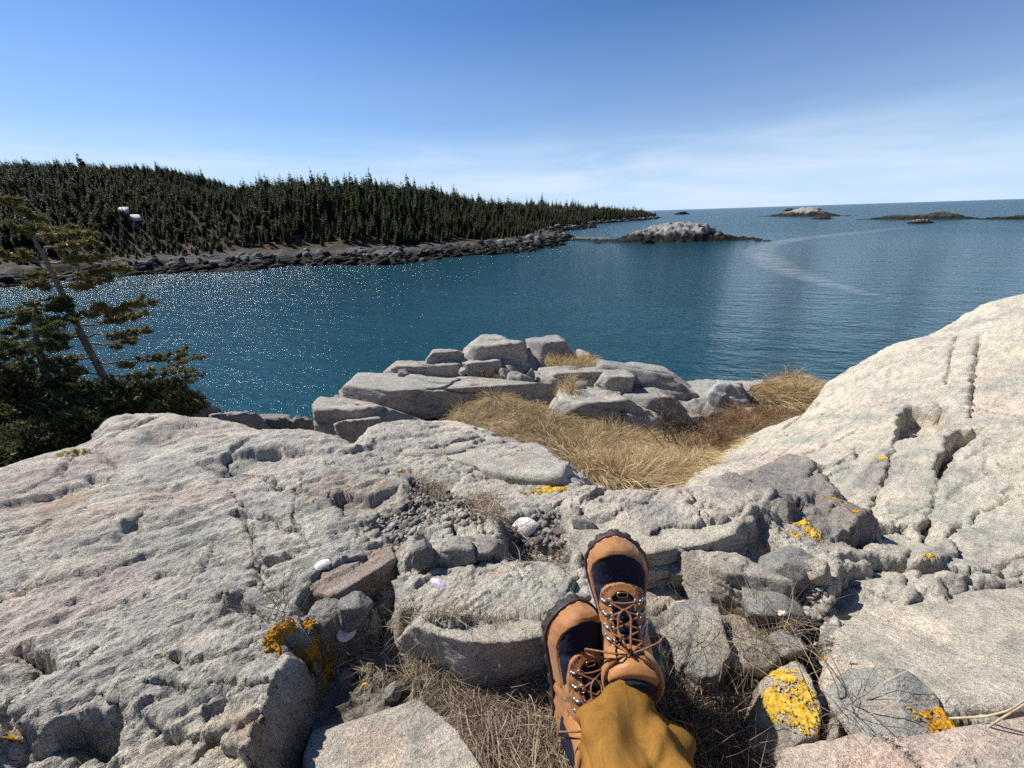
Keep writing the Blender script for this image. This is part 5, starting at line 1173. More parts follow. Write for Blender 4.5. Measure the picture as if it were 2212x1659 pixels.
def spruce(trunk_q, y, rads, limbs, mat, label, seed, tone=0., yj=.5, dens=1., size=.075, fan=.5):
    r = np.random.default_rng(seed); tp = np.array([at_y(np.array(q, float), y) for q in trunk_q])
    e_ = empty('spruce_tree', tp[0]); tag(e_, label, 'tree', 'wind shaped spruces by the ledge'); o_ = tp[0]
    t = np.linspace(0, 1, len(tp)); ti = np.linspace(0, 1, 24); T = np.stack([np.interp(ti, t, tp[:, k]) for k in range(3)], 1) - o_; a = Acc(); a.add(*tube(T, np.interp(ti, t, rads), 9)); build('trunk', a, M['grey_bark'], e_)
    wood = Acc(); nd = Needles(seed + 1)
    for (za, zb, th, st) in limbs:
        yb = y + r.uniform(-yj, yj * .8); A = at_y(Z6(za), y) - o_; B = at_y(Z6(zb), yb) - o_
        limb(wood, nd, A, B, th * .3646 / QF * 6.2 * .6, st, r, .016, dens, tone, size=size)
        for s2 in (-1, 1):                                # side boughs make a flat, layered spray
            dv = B - A; f0 = r.uniform(.2, .45); A2 = A + dv * f0; B3 = A + dv * r.uniform(.72, .95) + np.array([0, s2 * r.uniform(.15, .4) * np.linalg.norm(dv), r.uniform(-.05, .07) * np.linalg.norm(dv)]); limb(wood, nd, A2, B3, th * .3646 / QF * 6.2 * .45, max(st - f0, .1), r, .009, dens * .7, tone, size=size)
        if r.uniform() < fan:                               # and the boughs of the same whorl that point to and from the viewer
            for s in (-1, 1):
                d = B - A; B2 = A + np.array([d[0] * r.uniform(.2, .5), s * np.linalg.norm(d) * r.uniform(.5, .9), d[2] * .5]); limb(wood, nd, A, B2, th * .3646 / QF * 3., .25, r, .013, dens * .75, tone, size=size)
    dead_twigs(wood, T[4], T[15], 70, r)
    build('branch', wood, M['grey_bark'], e_); nd.mesh('crown', mat, e_)
spruce([(262, 905), (251, 874), (233, 830), (182, 736), (135, 634), (90, 545), (50, 478), (22, 430)], 5.3, [.056, .052, .046, .040, .033, .022, .013, .004],
       [((440, 760), (830, 630), 60, .12), ((455, 790), (872, 715), 55, .3), ((480, 850), (868, 830), 60, .35), ((500, 900), (800, 893), 28, .7), ((560, 1000), (1085, 962), 40, .5), ((590, 1080), (1132, 1055), 75, .45), ((630, 1125), (1158, 1117), 50, .42),
        ((350, 560), (600, 525), 50, .2), ((330, 500), (715, 450), 75, .25), ((300, 420), (600, 380), 70, .2), ((260, 330), (530, 295), 60, .2), ((220, 250), (470, 240), 50, .3), ((150, 180), (310, 220), 42, .2), ((110, 120), (250, 160), 36, .2), ((80, 80), (150, 110), 26, .1),
        ((350, 560), (180, 540), 50, .2), ((320, 480), (190, 480), 40, .2), ((300, 430), (0, 350), 60, .3), ((230, 280), (70, 190), 36, .2), ((480, 850), (330, 870), 50, .3), ((540, 980), (310, 990), 55, .3), ((580, 1080), (400, 1060), 50, .3), ((70, 70), (40, 40), 20, 0.)],
       M['needle'], 'tall leaning spruce with bare lower trunk and golden olive top', 801, .10, .35, .8, .055, .05)
spruce([(165, 960), (128, 870), (95, 800), (78, 735), (72, 670), (90, 640)], 5.0, [.055, .05, .04, .032, .02, .006],
       [((200, 690), (-10, 712), 40, .0), ((210, 690), (410, 690), 60, .1), ((200, 760), (420, 770), 75, .1), ((190, 800), (350, 860), 65, .1), ((180, 830), (20, 830), 40, .1), ((215, 960), (400, 1050), 90, .1), ((240, 1000), (60, 1110), 85, .1), ((260, 1080), (440, 1120), 95, .1),
        ((280, 1100), (60, 1200), 95, .1), ((300, 1150), (520, 1200), 100, .1), ((230, 640), (390, 640), 50, .1), ((230, 900), (120, 900), 70, .1), ((230, 900), (360, 920), 70, .1), ((220, 700), (160, 760), 60, .1), ((270, 1180), (120, 1260), 90, .1)],
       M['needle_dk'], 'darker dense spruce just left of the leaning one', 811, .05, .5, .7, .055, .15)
spruce([(-60, 960), (-40, 860), (-25, 760), (-20, 735)], 4.8, [.05, .04, .02, .006],
       [((-60, 950), (112, 950), 80, .0), ((-70, 1020), (112, 1040), 90, .0), ((-80, 1100), (70, 1120), 80, .0), ((-90, 1180), (120, 1200), 90, .0), ((-90, 900), (40, 900), 50, .0)],
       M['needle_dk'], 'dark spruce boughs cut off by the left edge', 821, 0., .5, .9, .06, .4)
def bush(zc, zr, y, seed, mat, label, tone=0., n=900):
    r = np.random.default_rng(seed); c = at_y(Z6(zc), y); s = .3646 / QF * np.linalg.norm(c - CAM) * .8
    e_ = empty('low_spruce', c - [0, 0, zr[1] * s]); tag(e_, label, 'shrub', 'low spruces under the trees'); b0 = np.array([0, 0, zr[1] * s])
    zr = (zr[0] * .9, zr[1] * .85); u = r.normal(0, 1, (n, 3)); u /= np.linalg.norm(u, axis=1)[:, None]; rad = r.uniform(.25, 1, (n, 1)) ** .6 * (1 + .25 * pn3(u * 2.2, seed))[:, None]
    P = b0 + u * rad * np.array([zr[0] * s, zr[0] * s * .8, zr[1] * s]); D = u * [1, 1, .4] + r.normal(0, .4, (n, 3)); D /= np.linalg.norm(D, axis=1)[:, None]
    nd = Needles(seed + 1); nd.spray(P, D, np.full(n, .16), .065, 13, tone); w_ = Acc()
    for j in range(0, n, 7): w_.add(*tube([b0 * .2 + P[j] * [.2, .2, .05], (P[j]) * .7 + b0 * .2, P[j]], [.012, .006, .003], 3, False))
    nd.mesh('crown', mat, e_); build('stem', w_, M['grey_bark'], e_)
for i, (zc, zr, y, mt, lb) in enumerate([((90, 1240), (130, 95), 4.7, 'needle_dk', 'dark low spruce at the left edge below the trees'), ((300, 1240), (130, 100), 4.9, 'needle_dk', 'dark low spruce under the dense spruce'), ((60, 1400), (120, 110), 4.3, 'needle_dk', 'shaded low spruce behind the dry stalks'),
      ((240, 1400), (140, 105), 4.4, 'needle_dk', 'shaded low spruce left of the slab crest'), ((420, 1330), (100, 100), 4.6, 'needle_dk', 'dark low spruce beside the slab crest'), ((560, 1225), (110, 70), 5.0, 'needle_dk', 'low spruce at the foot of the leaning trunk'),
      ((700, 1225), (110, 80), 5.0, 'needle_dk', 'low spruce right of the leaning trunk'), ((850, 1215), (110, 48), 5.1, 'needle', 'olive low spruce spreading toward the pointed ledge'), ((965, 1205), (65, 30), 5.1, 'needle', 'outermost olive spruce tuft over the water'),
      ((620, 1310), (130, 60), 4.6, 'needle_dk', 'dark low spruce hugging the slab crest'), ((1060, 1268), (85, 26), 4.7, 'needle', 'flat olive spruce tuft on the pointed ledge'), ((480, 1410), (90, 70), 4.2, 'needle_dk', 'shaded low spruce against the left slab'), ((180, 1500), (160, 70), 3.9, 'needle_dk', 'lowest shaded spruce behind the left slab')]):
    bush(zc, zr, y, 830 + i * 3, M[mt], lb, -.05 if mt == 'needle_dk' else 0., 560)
# dry stalks behind the slab crest
P2 = onq([(-120, 1010), (0, 985), (90, 962), (160, 945), (120, 930), (0, 940), (-120, 960)], LOW)[:, :2]
gp = tussocks(P2, 40, 26, .42, .004, 75, np.array([.3, -.2]), up=.9, droop=.9, rad=.12)
grass_obj('dry_stalks', gp, M['dead'], 'dry stalks sticking up behind the left slab crest')
# ------------------------------------------------------------------ shells
from mathutils.bvhtree import BVHTree
M['shell'] = plain('white_shell', (.66, .62, .56), .6, .35, 120, .5, .002)
M['mussel'] = plain('lilac_mussel', (.50, .43, .52), .4, .35, 55, .3, .001)
M['greyshell'] = plain('grey_shell', (.52, .52, .52), .4, .3, 80, .3, .001)
def shell(q, wq_, mat, label, seed, asp=.72, deep=.28, yaw=0., tip=(.25, 0.), up=True, sharp=1., lift_=.3):
    p = gq([q])[0]; t = (p - CAM) @ F_; a = wq_ / QF * t / 2; r = np.random.default_rng(seed); n, m = 40, 14
    th = np.linspace(0, 2 * math.pi, n, endpoint=False); rr_ = np.linspace(0, 1, m)
    shp = (1 - .22 * sharp * np.cos(th)) * (1 + .03 * np.cos(3 * th + seed)); V = []
    for s_, off in ((1, 0.), (.94, .06)):
        for q_ in rr_:
            z = deep * a * (1 - q_ ** 2) * (1 if s_ == 1 else .86) + a * .014 * np.cos(11 * 3.14 * q_) + a * .012 * q_ * np.cos(22 * th)
            V.append(np.stack([np.cos(th) * shp * a * q_ * s_, np.sin(th) * shp * a * asp * q_ * s_, np.full(n, 1.) * z], -1))
    V = np.concatenate(V); F = []
    for b in (0, m):
        for i in range(m - 1):
            j = np.arange(n); j2 = (j + 1) % n; f = np.stack([(b + i) * n + j, (b + i) * n + j2, (b + i + 1) * n + j2, (b + i + 1) * n + j], -1); F.append(f if b == 0 else f[:, ::-1])
    j = np.arange(n); j2 = (j + 1) % n; F.append(np.stack([(m - 1) * n + j, (2 * m - 1) * n + j, (2 * m - 1) * n + j2, (m - 1) * n + j2], -1)); F = np.concatenate(F)
    if not up: V[:, 2] *= -1; F = F[:, ::-1]
    me = mesh_np('shell', V, F); o = link('sea_shell', me, mat); o.rotation_euler = (tip[0], tip[1], yaw); o.location = (p[0], p[1], float(gz(p[0], p[1])[0]) + a * lift_); return tag(o, label, 'shell', 'shells dropped on the ledge')
shell((1137, 1143), 58, M['shell'], 'large white clam shell lying open in the gravel pocket', 1, yaw=.3, tip=(.35, -.1), up=True, lift_=.3)
shell((753, 1364), 40, M['shell'], 'white clam shell at the mouth of the dark cleft', 2, yaw=.9, tip=(.5, .2), up=True, asp=.85)
shell((702, 1222), 32, M['shell'], 'white shell half hidden behind the reddish rock edge', 3, yaw=.4, tip=(.3, 0), asp=.7)
shell((955, 1270), 44, M['mussel'], 'lilac mussel shell on the broad slab', 4, asp=.42, yaw=-.5, tip=(.3, .1), sharp=1.6)
shell((1352, 1018), 24, M['shell'], 'small white shell lying in the straw grass', 5, asp=.5, lift_=1.2)
shell((1752, 1388), 26, M['shell'], 'white splinter of shell in the gravel gully', 6, asp=.45, yaw=-.7, tip=(.4, .2))
shell((1072, 1618), 18, M['greyshell'], 'small grey shell in the dead grass left of the boots', 7, asp=.8, deep=.6, yaw=.6, lift_=.7)
# curled snail shell
p = gq([(1683, 1350)])[0]; a = Acc(); tt = np.linspace(0, 2.2 * 2 * math.pi, 60); R_ = .0068 * np.exp(-.14 * tt)
a.add(*tube(np.stack([R_ * np.cos(tt), .0008 * tt, R_ * np.sin(tt)], -1), .0048 * np.exp(-.14 * tt), 10)); o = build('snail_shell', a, M['shell']); o.location = (p[0], p[1], float(gz(p[0], p[1])[0]) + .028); o.rotation_euler = (.3, 0, .4); tag(o, 'tiny white curled snail shell beside the gravel gully', 'shell', 'shells dropped on the ledge')
# ------------------------------------------------------------------ lichen
def lichen_mat(name, c0, c1, c2):
    m, t, b = newmat(name); k = NB(t); v = k.geo(); c = k.ramp(k.noise(v, 130, 4, .7), [(.3, c0), (.5, c1), (.7, c2)])
    k.l(c, b.inputs['Base Color']); b.inputs['Roughness'].default_value = .9; b.inputs['Specular IOR Level'].default_value = .1; k.l(k.bump(k.noise(v, 420, 3, .6), .8, .002), b.inputs['Normal']); return m
M['lichen'] = lichen_mat('lichen_orange', (.20, .085, .012), (.42, .21, .02), (.55, .31, .04)); M['lichen_y'] = lichen_mat('lichen_yellow', (.30, .18, .02), (.52, .32, .035), (.60, .44, .12)); M['moss'] = lichen_mat('moss_olive', (.12, .09, .015), (.26, .20, .03), (.36, .30, .06))
def surf_bvh(o):
    me = o.data; return BVHTree.FromPolygons([o.location + v.co for v in me.vertices], [tuple(p.vertices) for p in me.polygons])
def lichen(q, rq, thick, mat, seed, on=None, res=70, thr=.0, name='lichen_patch', nscale=1., parent=None):
    """crusty growth with a ragged edge, following the stone under it"""
    c = gq([q])[0]
    if on is not None:
        hc = on.ray_cast(Vector(CAM), Vector(ray(np.array(q, float))).normalized())
        if hc[0] is not None: c = np.array(hc[0])
    t = (c - CAM) @ F_; dv = c - CAM; dep = -dv[2] / np.linalg.norm(dv)
    r1 = rq[0] * t / QF; r2 = min(rq[1] * t / QF / max(dep, .3), 1.6 * r1)
    a1 = 0.; u = np.linspace(-1.35, 1.35, res); gu, gv = np.meshgrid(u, u, indexing='ij')
    x = c[0] + r1 * gu * math.cos(a1) - r2 * gv * math.sin(a1); y = c[1] + r1 * gu * math.sin(a1) + r2 * gv * math.cos(a1)
    mk = 1 - np.hypot(gu, gv) + .5 * fbm(gu * 2.6 + seed, gv * 2.6, 5, 900 + seed, .75) * nscale - thr
    z = gz(x.ravel(), y.ravel()).reshape(x.shape)
    if on is not None:
        z2 = z.copy()
        for i in range(res):
            for j in range(res):
                if mk[i, j] > -.1:
                    h_ = on.ray_cast(Vector((x[i, j], y[i, j], H)), Vector((0, 0, -1)))
                    if h_[0] is not None: z2[i, j] = max(z2[i, j], h_[0].z)
        z = z2
    f1, f2, cid, _, _ = worley(x * 190, y * 190, 910)
    z = z + np.clip(mk * 3, -.5, 1) * thick * (.55 + .6 * (1 - f1) + .4 * cid) - .0008
    V = np.stack([x, y, z], -1).reshape(-1, 3); idx = np.arange(x.size).reshape(x.shape); Fq = np.stack([idx[:-1, :-1], idx[1:, :-1], idx[1:, 1:], idx[:-1, 1:]], -1).reshape(-1, 4)
    Fq = Fq[mk.reshape(-1)[Fq].min(1) > 0]
    if len(Fq) == 0: return
    us = np.unique(Fq); mp_ = np.full(len(V), -1); mp_[us] = np.arange(len(us))
    return link(name, mesh_np(name, V[us], mp_[Fq]), mat, parent or ledge)
lich_stone = [o for o in COL.objects if o.get('label', '').startswith('yellow lichened rock')][0]; bv = surf_bvh(lich_stone)
grey_b = [o for o in COL.objects if o.get('label', '').startswith('rounded grey boulder under')][0]; bv2 = surf_bvh(grey_b)
o = lichen((655, 1415), (62, 34), .007, M['lichen'], 1, res=110, nscale=.5); o['label'] = 'thick orange lichen cushion on the slab edge'
lichen((590, 1380), (14, 14), .008, M['lichen'], 2)
for i, (q, rq, mt, th) in enumerate([((1190, 1058), (46, 11), 'lichen_y', .1), ((985, 1088), (8, 7), 'lichen', 0), ((865, 1018), (9, 4), 'lichen', 0), ((1800, 1078), (26, 9), 'lichen', .25), ((1850, 1106), (13, 6), 'lichen', .2), ((1735, 1130), (20, 9), 'lichen_y', .15), ((1712, 1160), (24, 8), 'lichen_y', .2),
      ((1755, 1152), (20, 12), 'lichen_y', .15), ((2012, 1203), (24, 7), 'lichen_y', .15), ((1905, 990), (11, 5), 'lichen_y', .15), ((160, 979), (30, 8), 'moss', 0.), ((45, 1597), (30, 9), 'lichen', .0), ((810, 1312), (15, 8), 'lichen', 0), ((740, 1468), (9, 7), 'lichen_y', .1), ((787, 1478), (10, 6), 'lichen_y', .1), ((1130, 1065), (9, 4), 'lichen_y', .1)]):
    lichen(q, rq, .003, M[mt], 10 + i, thr=th, nscale=1.3)
for i, (q, rq) in enumerate([((1695, 1462), (24, 34)), ((1752, 1455), (20, 30)), ((1680, 1520), (34, 34)), ((1735, 1545), (30, 34)), ((1740, 1500), (16, 20))]): lichen(q, rq, .004, M['lichen_y'], 40 + i, bv, thr=.05, nscale=1.2)
lichen((2050, 1572), (62, 30), .0035, M['lichen'], 50, bv2, nscale=1.2, thr=.05)
M['palestem'] = plain('pale_stem', (.42, .34, .22), .7, .3, 60)
# driftwood-like dry stems lying at the right edge
for j, (pts, lb) in enumerate([([(2090, 1604), (2150, 1560), (2230, 1512)], 'pale dry stem leaning out of the gap at right'), ([(2050, 1552), (2130, 1548), (2180, 1535), (2240, 1495)], 'bent dry stem crossing the gap at right')]):
    P = np.array([at_t(np.array(q, float), t) for q, t in zip(pts, np.linspace(.50, .44, len(pts)))]); a = Acc(); ti = np.linspace(0, 1, 14); T = np.stack([np.interp(ti, np.linspace(0, 1, len(P)), P[:, k]) for k in range(3)], 1); a.add(*tube(T, np.linspace(.0014, .0009, 14), 6)); tag(build('dry_stem', a, M['palestem']), lb, 'stem', 'dry stems at the right edge')
# ------------------------------------------------------------------ the seated person's crossed legs
def leather_mat(name, c0, c1, rough=.62):
    m, t, b = newmat(name); k = NB(t); v = k.obj(); c = k.ramp(k.noise(v, 38, 5, .65, .3), [(.28, c0), (.72, c1)])
    c = k.mix(1., c, k.ramp(k.noise(v, 260, 3, .6), [(.3, .86), (.7, 1.1)]), 'MULTIPLY')
    k.l(c, b.inputs['Base Color']); b.inputs['Roughness'].default_value = rough; b.inputs['Specular IOR Level'].default_value = .3; b.inputs['Sheen Weight'].default_value = .15
    k.l(k.bump(k.noise(v, 330, 3, .6), .35, .0009), b.inputs['Normal']); return m
M['tan'] = leather_mat('tan_nubuck', (.245, .102, .034), (.36, .162, .056))
M['collar'] = leather_mat('tan_collar', (.31, .125, .036), (.43, .195, .065), .5)
def weave_mat(name, col, sc, rough=.85):
    m, t, b = newmat(name); k = NB(t); v = k.obj()
    a = k.n('TexWave', wave_type='BANDS', bands_direction='X'); a.inputs['Scale'].default_value = sc; k.l(v, a.inputs[0])
    d = k.n('TexWave', wave_type='BANDS', bands_direction='Y'); d.inputs['Scale'].default_value = sc; k.l(v, d.inputs[0])
    h_ = k.math('MULTIPLY', a.outputs[1], d.outputs[1]); n = k.noise(v, 60, 4, .6)
    c = k.ramp(n, [(.3, tuple(x * .8 for x in col)), (.7, tuple(x * 1.25 for x in col))]); c = k.mix(1., c, k.ramp(h_, [(0, .75), (1, 1.2)]), 'MULTIPLY')
    k.l(c, b.inputs['Base Color']); b.inputs['Roughness'].default_value = rough; b.inputs['Specular IOR Level'].default_value = .2; k.l(k.bump(h_, .5, .0006), b.inputs['Normal']); return m
M['navy'] = weave_mat('navy_cordura', (.014, .016, .036), 520)
def canvas_mat():
    m, t, b = newmat('mustard_canvas'); k = NB(t); v = k.obj()
    lw = k.mapv(v, scale=(60, 60, 900)); n1 = k.noise(lw, 1., 3, .6); n2 = k.noise(k.mapv(v, scale=(900, 900, 40)), 1., 2, .6); big = k.noise(v, 22, 4, .6)
    c = k.ramp(big, [(.3, (.20, .098, .018)), (.7, (.275, .138, .028))]); c = k.mix(1., c, k.ramp(n1, [(.3, .82), (.7, 1.14)]), 'MULTIPLY'); c = k.mix(1., c, k.ramp(n2, [(.3, .86), (.7, 1.1)]), 'MULTIPLY')
    k.l(c, b.inputs['Base Color']); b.inputs['Roughness'].default_value = .85; b.inputs['Specular IOR Level'].default_value = .15; b.inputs['Sheen Weight'].default_value = .0
    k.l(k.bump(n1, .4, .0008, k.bump(n2, .3, .0006, k.bump(k.noise(v, 35, 3, .5), .5, .004))), b.inputs['Normal']); return m
M['canvas'] = canvas_mat()
M['sole'] = plain('black_rubber', (.020, .019, .018), .7, .3, 90, .4, .001); M['welt'] = plain('oxblood_welt', (.075, .022, .012), .5, .25, 60)
M['steel'] = plain('steel', (.36, .36, .37), .42, .1, 80, metal=1.); M['brass'] = plain('brass', (.50, .36, .16), .35, .1, 80, metal=1.); M['lace'] = plain('brown_lace', (.20, .085, .035), .7, .45, 260, .5, .001); M['thread'] = plain('pale_thread', (.70, .62, .50), .7, .1, 50); M['sock'] = plain('dark_sock', (.012, .012, .016), .95, .3, 200)
SL = .292
_s = [0, .02, .06, .12, .25, .42, .55, .66, .76, .85, .91, .955, .985, 1.0]
_wl = [0, .017, .028, .034, .036, .037, .043, .049, .052, .048, .040, .029, .016, 0]      # outer side
_wm = [0, .017, .028, .034, .034, .031, .036, .044, .048, .043, .034, .024, .013, 0]      # inner side
def wl(s): return np.interp(s, _s, _wl)
def wm(s): return np.interp(s, _s, _wm)
_hs = [0, .02, .06, .15, .30, .40, .47, .55, .64, .73, .80, .87, .93, .965, .985, 1.]
_hh = [.030, .055, .075, .085, .105, .108, .100, .087, .072, .060, .055, .051, .047, .042, .035, .022]
def hh(s): return np.interp(s, _hs, _hh)
ZS = .026                                                        # top of the sole
def rock_(s): return .016 * sstep(.72, 1., s) + .0 * s           # toe spring
def foot_pt(s, v, side_off=0., lift_=0.):
    """point on the upper: s heel to toe, v from -1 (inner edge at the sole) over 0 (top) to 1 (outer edge)"""
    a = np.abs(v); w_ = np.where(v >= 0, wl(s), wm(s)) * .905 + lift_ * np.clip(np.where(v >= 0, wl(s), wm(s)) / .02, 0, 1)
    ph = (1 - a) * math.pi / 2; e_ = np.interp(s, [0, .5, .7, 1], [.62, .72, .62, .55])
    y = np.sign(v) * np.maximum(w_, 0.) * np.cos(ph) ** e_; z = ZS + rock_(s) + (hh(s) + lift_) * np.sin(ph) ** (e_ * 1.0)
    return np.stack([s * SL - .005 * sstep(.8, 1., s) + lift_ * sstep(.9, 1., s), y, z], -1)
def boot(name_, mirror, label):
    """hiking boot in its own frame: x to the toe, y to the outer side, z up"""
    r = np.random.default_rng(5); mir = np.array([1, mirror, 1.])
    nv = 181
    S = np.r_[np.linspace(0, .9, 165), np.linspace(.9, 1, 41)[1:]]; Vv = np.linspace(-1, 1, nv); gs, gv = np.meshgrid(S, Vv, indexing='ij')
    lat = foot_pt(gs, gv)[..., 1]; la = np.abs(lat)
    # outlines of the overlays, in metres back from the toe
    back = (1 - gs) * SL
    low_ = (1 - np.abs(gv))
    rand_edge = np.interp(back, [0, .011, .017, .027, .042, .065, .10, .13, .17, .30], [2., 2., .90, .62, .46, .36, .30, .25, .20, .16])
    rand_f = rand_edge - low_
    wE = np.interp(back, [.074, .077, .081, .088, .100, .12, .16, .20, .24], [0, .013, .023, .030, .034, .035, .036, .038, .040])
    eye_f = np.where((back > .074) & (back < .235), wE - la, -1.)
    gE = np.interp(back, [.088, .091, .096, .103, .13, .17, .205], [0, .008, .014, .0165, .0165, .0155, .013]); gus_f = np.where((back > .088) & (back < .215), gE - la, -1.)
    quarter = np.interp(back, [.13, .155, .17, .30], [-.01, .0, .01, .02]) * 1.0
    quart_f = np.where(back > .150, (back - .150) - .030 * np.clip((low_ - .25) / .5, -.6, 1.0) ** 2 * np.sign(low_ - .25) - .0, -1) - .028 * (low_ > .0) * np.clip(low_ - .2, 0, .5)
    gus = gus_f > 0; eye = (eye_f > 0) & ~gus; rnd_ = (rand_f > 0) & ~eye & ~gus; qrt = (quart_f > 0) & ~eye & ~gus & ~rnd_
    lift_ = np.zeros_like(gs); lift_ += .0022 * sstep(0, .06, rand_f) * (rnd_) + .0030 * sstep(0, .003, eye_f) * (~gus) * (eye_f > 0) - .0012 * gus + .0016 * qrt
    lift_ += .0006 * fbm(gs * 20, gv * 9, 3, 3) * sstep(.93, .80, gs) + np.where(eye, .0012 * np.sin(back * 230) * sstep(.02, .03, la), 0)   # creases in the lace stay
    lift_ += np.where((~eye) & (~gus) & (~rnd_), .0016 * np.exp(-((back - .075 - .25 * la) / .006) ** 2) * -1, 0)
    P = foot_pt(gs, gv, lift_=lift_) * mir
    idx = np.arange(P.shape[0] * P.shape[1]).reshape(P.shape[:2]); Fq = np.stack([idx[:-1, :-1], idx[1:, :-1], idx[1:, 1:], idx[:-1, 1:]], -1).reshape(-1, 4)
    if mirror < 0: Fq = Fq[:, ::-1]
    PV = P.reshape(-1, 3)
    def sub(mask):
        fm = mask.reshape(-1)[Fq].sum(1) >= 2; f = Fq[fm]; us = np.unique(f); mp_ = np.full(len(PV), -1); mp_[us] = np.arange(len(us)); return PV[us], mp_[f], fm
    used = np.zeros(len(Fq), bool); out = {}
    for nm, mk in (('lace_stay', eye), ('gusset', gus), ('toe_rand', rnd_), ('quarter', qrt)):
        fm = (mk.reshape(-1)[Fq].sum(1) >= 2) & ~used; used |= fm; out[nm] = Fq[fm]
    out['vamp'] = Fq[~used]
    def mk(nm, f, mat, par):
        us = np.unique(f); mp_ = np.full(len(PV), -1); mp_[us] = np.arange(len(us)); return link(nm, mesh_np(nm, PV[us], mp_[f]), mat, par)
    b = mk(name_, out['vamp'], M['navy'], None); b['label'] = label
    mk('toe_rand', out['toe_rand'], M['tan'], b); mk('lace_stay', out['lace_stay'], M['tan'], b); mk('gusset', out['gusset'], M['navy'], b); mk('quarter', out['quarter'], M['tan'], b)
    # sole with lugs, welt
    def ring(off, z_, lug=0.):
        s1 = np.linspace(0, 1, 120) ** 1.0; s1 = .5 - .5 * np.cos(np.pi * s1); up_ = np.stack([s1 * SL, wl(s1)], -1); dn = np.stack([s1[::-1] * SL, -wm(s1[::-1])], -1)[1:-1]; o_ = np.r_[up_, dn]
        c_ = np.gradient(o_, axis=0); nn = np.stack([-c_[:, 1], c_[:, 0]], -1); nn /= np.linalg.norm(nn, axis=1)[:, None] + 1e-9
        sg = np.sign((nn * (o_ - [SL / 2, 0])).sum(1)).mean(); nn *= 1 if sg > 0 else -1
        k_ = np.arange(len(o_)); o_ = o_ + nn * (off + lug * (np.sin(k_ * .62) > .1))[:, None] if lug else o_ + nn * off
        return np.c_[o_, z_ + rock_(np.clip(o_[:, 0] / SL, 0, 1))]
    def stack(nm, rings, mat):
        n_ = len(rings[0]); V = np.concatenate(rings) * mir; j = np.arange(n_); j2 = (j + 1) % n_; F = [np.stack([i * n_ + j, i * n_ + j2, (i + 1) * n_ + j2, (i + 1) * n_ + j], -1) for i in range(len(rings) - 1)]
        for ri in (0, len(rings) - 1):
            c_ = len(V); V = np.r_[V, V[ri * n_:(ri + 1) * n_].mean(0)[None]]; F.append(np.stack([np.full(n_, c_), ri * n_ + j, ri * n_ + j2, ri * n_ + j2], -1))
        F = np.concatenate(F); return link(nm, mesh_np(nm, V, clean_quads(V, F)), mat, b)
    stack('sole', [ring(-.004, 0, .0035), ring(-.002, .001, .0035), ring(-.002, .010, .0035), ring(-.002, .013), ring(-.0005, .020), ring(-.0005, .0235), ring(-.002, .0238)], M['sole'])
    stack('welt', [ring(-.002, .0239), ring(.0022, .0240), ring(.0028, .0262), ring(.0022, .0284), ring(-.004, .0290)], M['welt'])
    rg = ring(-.0022, .0300)[10:-10:4]; a = Acc()
    for p, q in zip(rg[:-1:2], rg[1::2]): a.add(*tube(np.array([p, (p + q) / 2 + [0, 0, .0006], q]) * mir, .0006, 4))
    build('stitching', a, M['thread'], b)
    # double stitch line round the lace stay
    for off in (.0035, .0062):
        bk = np.linspace(.0755 + off, .225, 200); a = Acc(); pts = []
        for sg in (-1, 1):
            w_ = np.interp(bk, [.074, .077, .081, .088, .100, .12, .16, .20, .24], [0, .013, .023, .030, .034, .035, .036, .038, .040]) - off; s_ = 1 - bk / SL; ww = np.where(sg > 0, wl(s_), wm(s_)) * .905; e_ = np.interp(s_, [0, .5, .7, 1], [.62, .72, .62, .55]); cs = np.clip(np.maximum(w_, .0005) / ww, 0, 1) ** (1 / e_); v_ = sg * (1 - np.arccos(cs) / (math.pi / 2))
            q_ = foot_pt(s_, v_, lift_=.0034) * mir
            for i in range(0, len(q_) - 2, 4): a.add(*tube(q_[i:i + 3], .00055, 3, False))
        build('stitching', a, M['welt'], b)
    # shaft: padded collar with a front gap for the tongue
    th = np.linspace(R(28), R(332), 70); lev = np.linspace(0, 1, 20); gl, gt = np.meshgrid(lev, th, indexing='ij')
    cx_s = .085 - .012 * gl; ax_ = np.interp(gl, [0, .5, .8, 1], [.066, .054, .056, .058]); ay_ = np.interp(gl, [0, .5, .8, 1], [.037, .036, .040, .042]); zt = .075 + gl * (.072 + .008 * np.cos(gt))
    pad = 1 + .05 * np.exp(-((gl - .9) / .12) ** 2); outr = np.stack([cx_s + ax_ * pad * np.cos(gt), ay_ * pad * np.sin(gt), zt], -1); inn = np.stack([cx_s + (ax_ - .011) * np.cos(gt), (ay_ - .010) * np.sin(gt), zt - .002], -1)[::-1]
    top_r = np.stack([cx_s[-1] + (ax_[-1] - .004) * np.cos(gt[-1]), (ay_[-1] - .003) * np.sin(gt[-1]), zt[-1] + .006], -1)[None]
    G3 = np.concatenate([outr, top_r, inn]) * mir; n0, n1 = G3.shape[:2]; idx = np.arange(n0 * n1).reshape(n0, n1); Fq2 = np.stack([idx[:-1, :-1], idx[1:, :-1], idx[1:, 1:], idx[:-1, 1:]], -1).reshape(-1, 4)
    link('collar', mesh_np('collar', G3.reshape(-1, 3), Fq2), M['collar'], b)
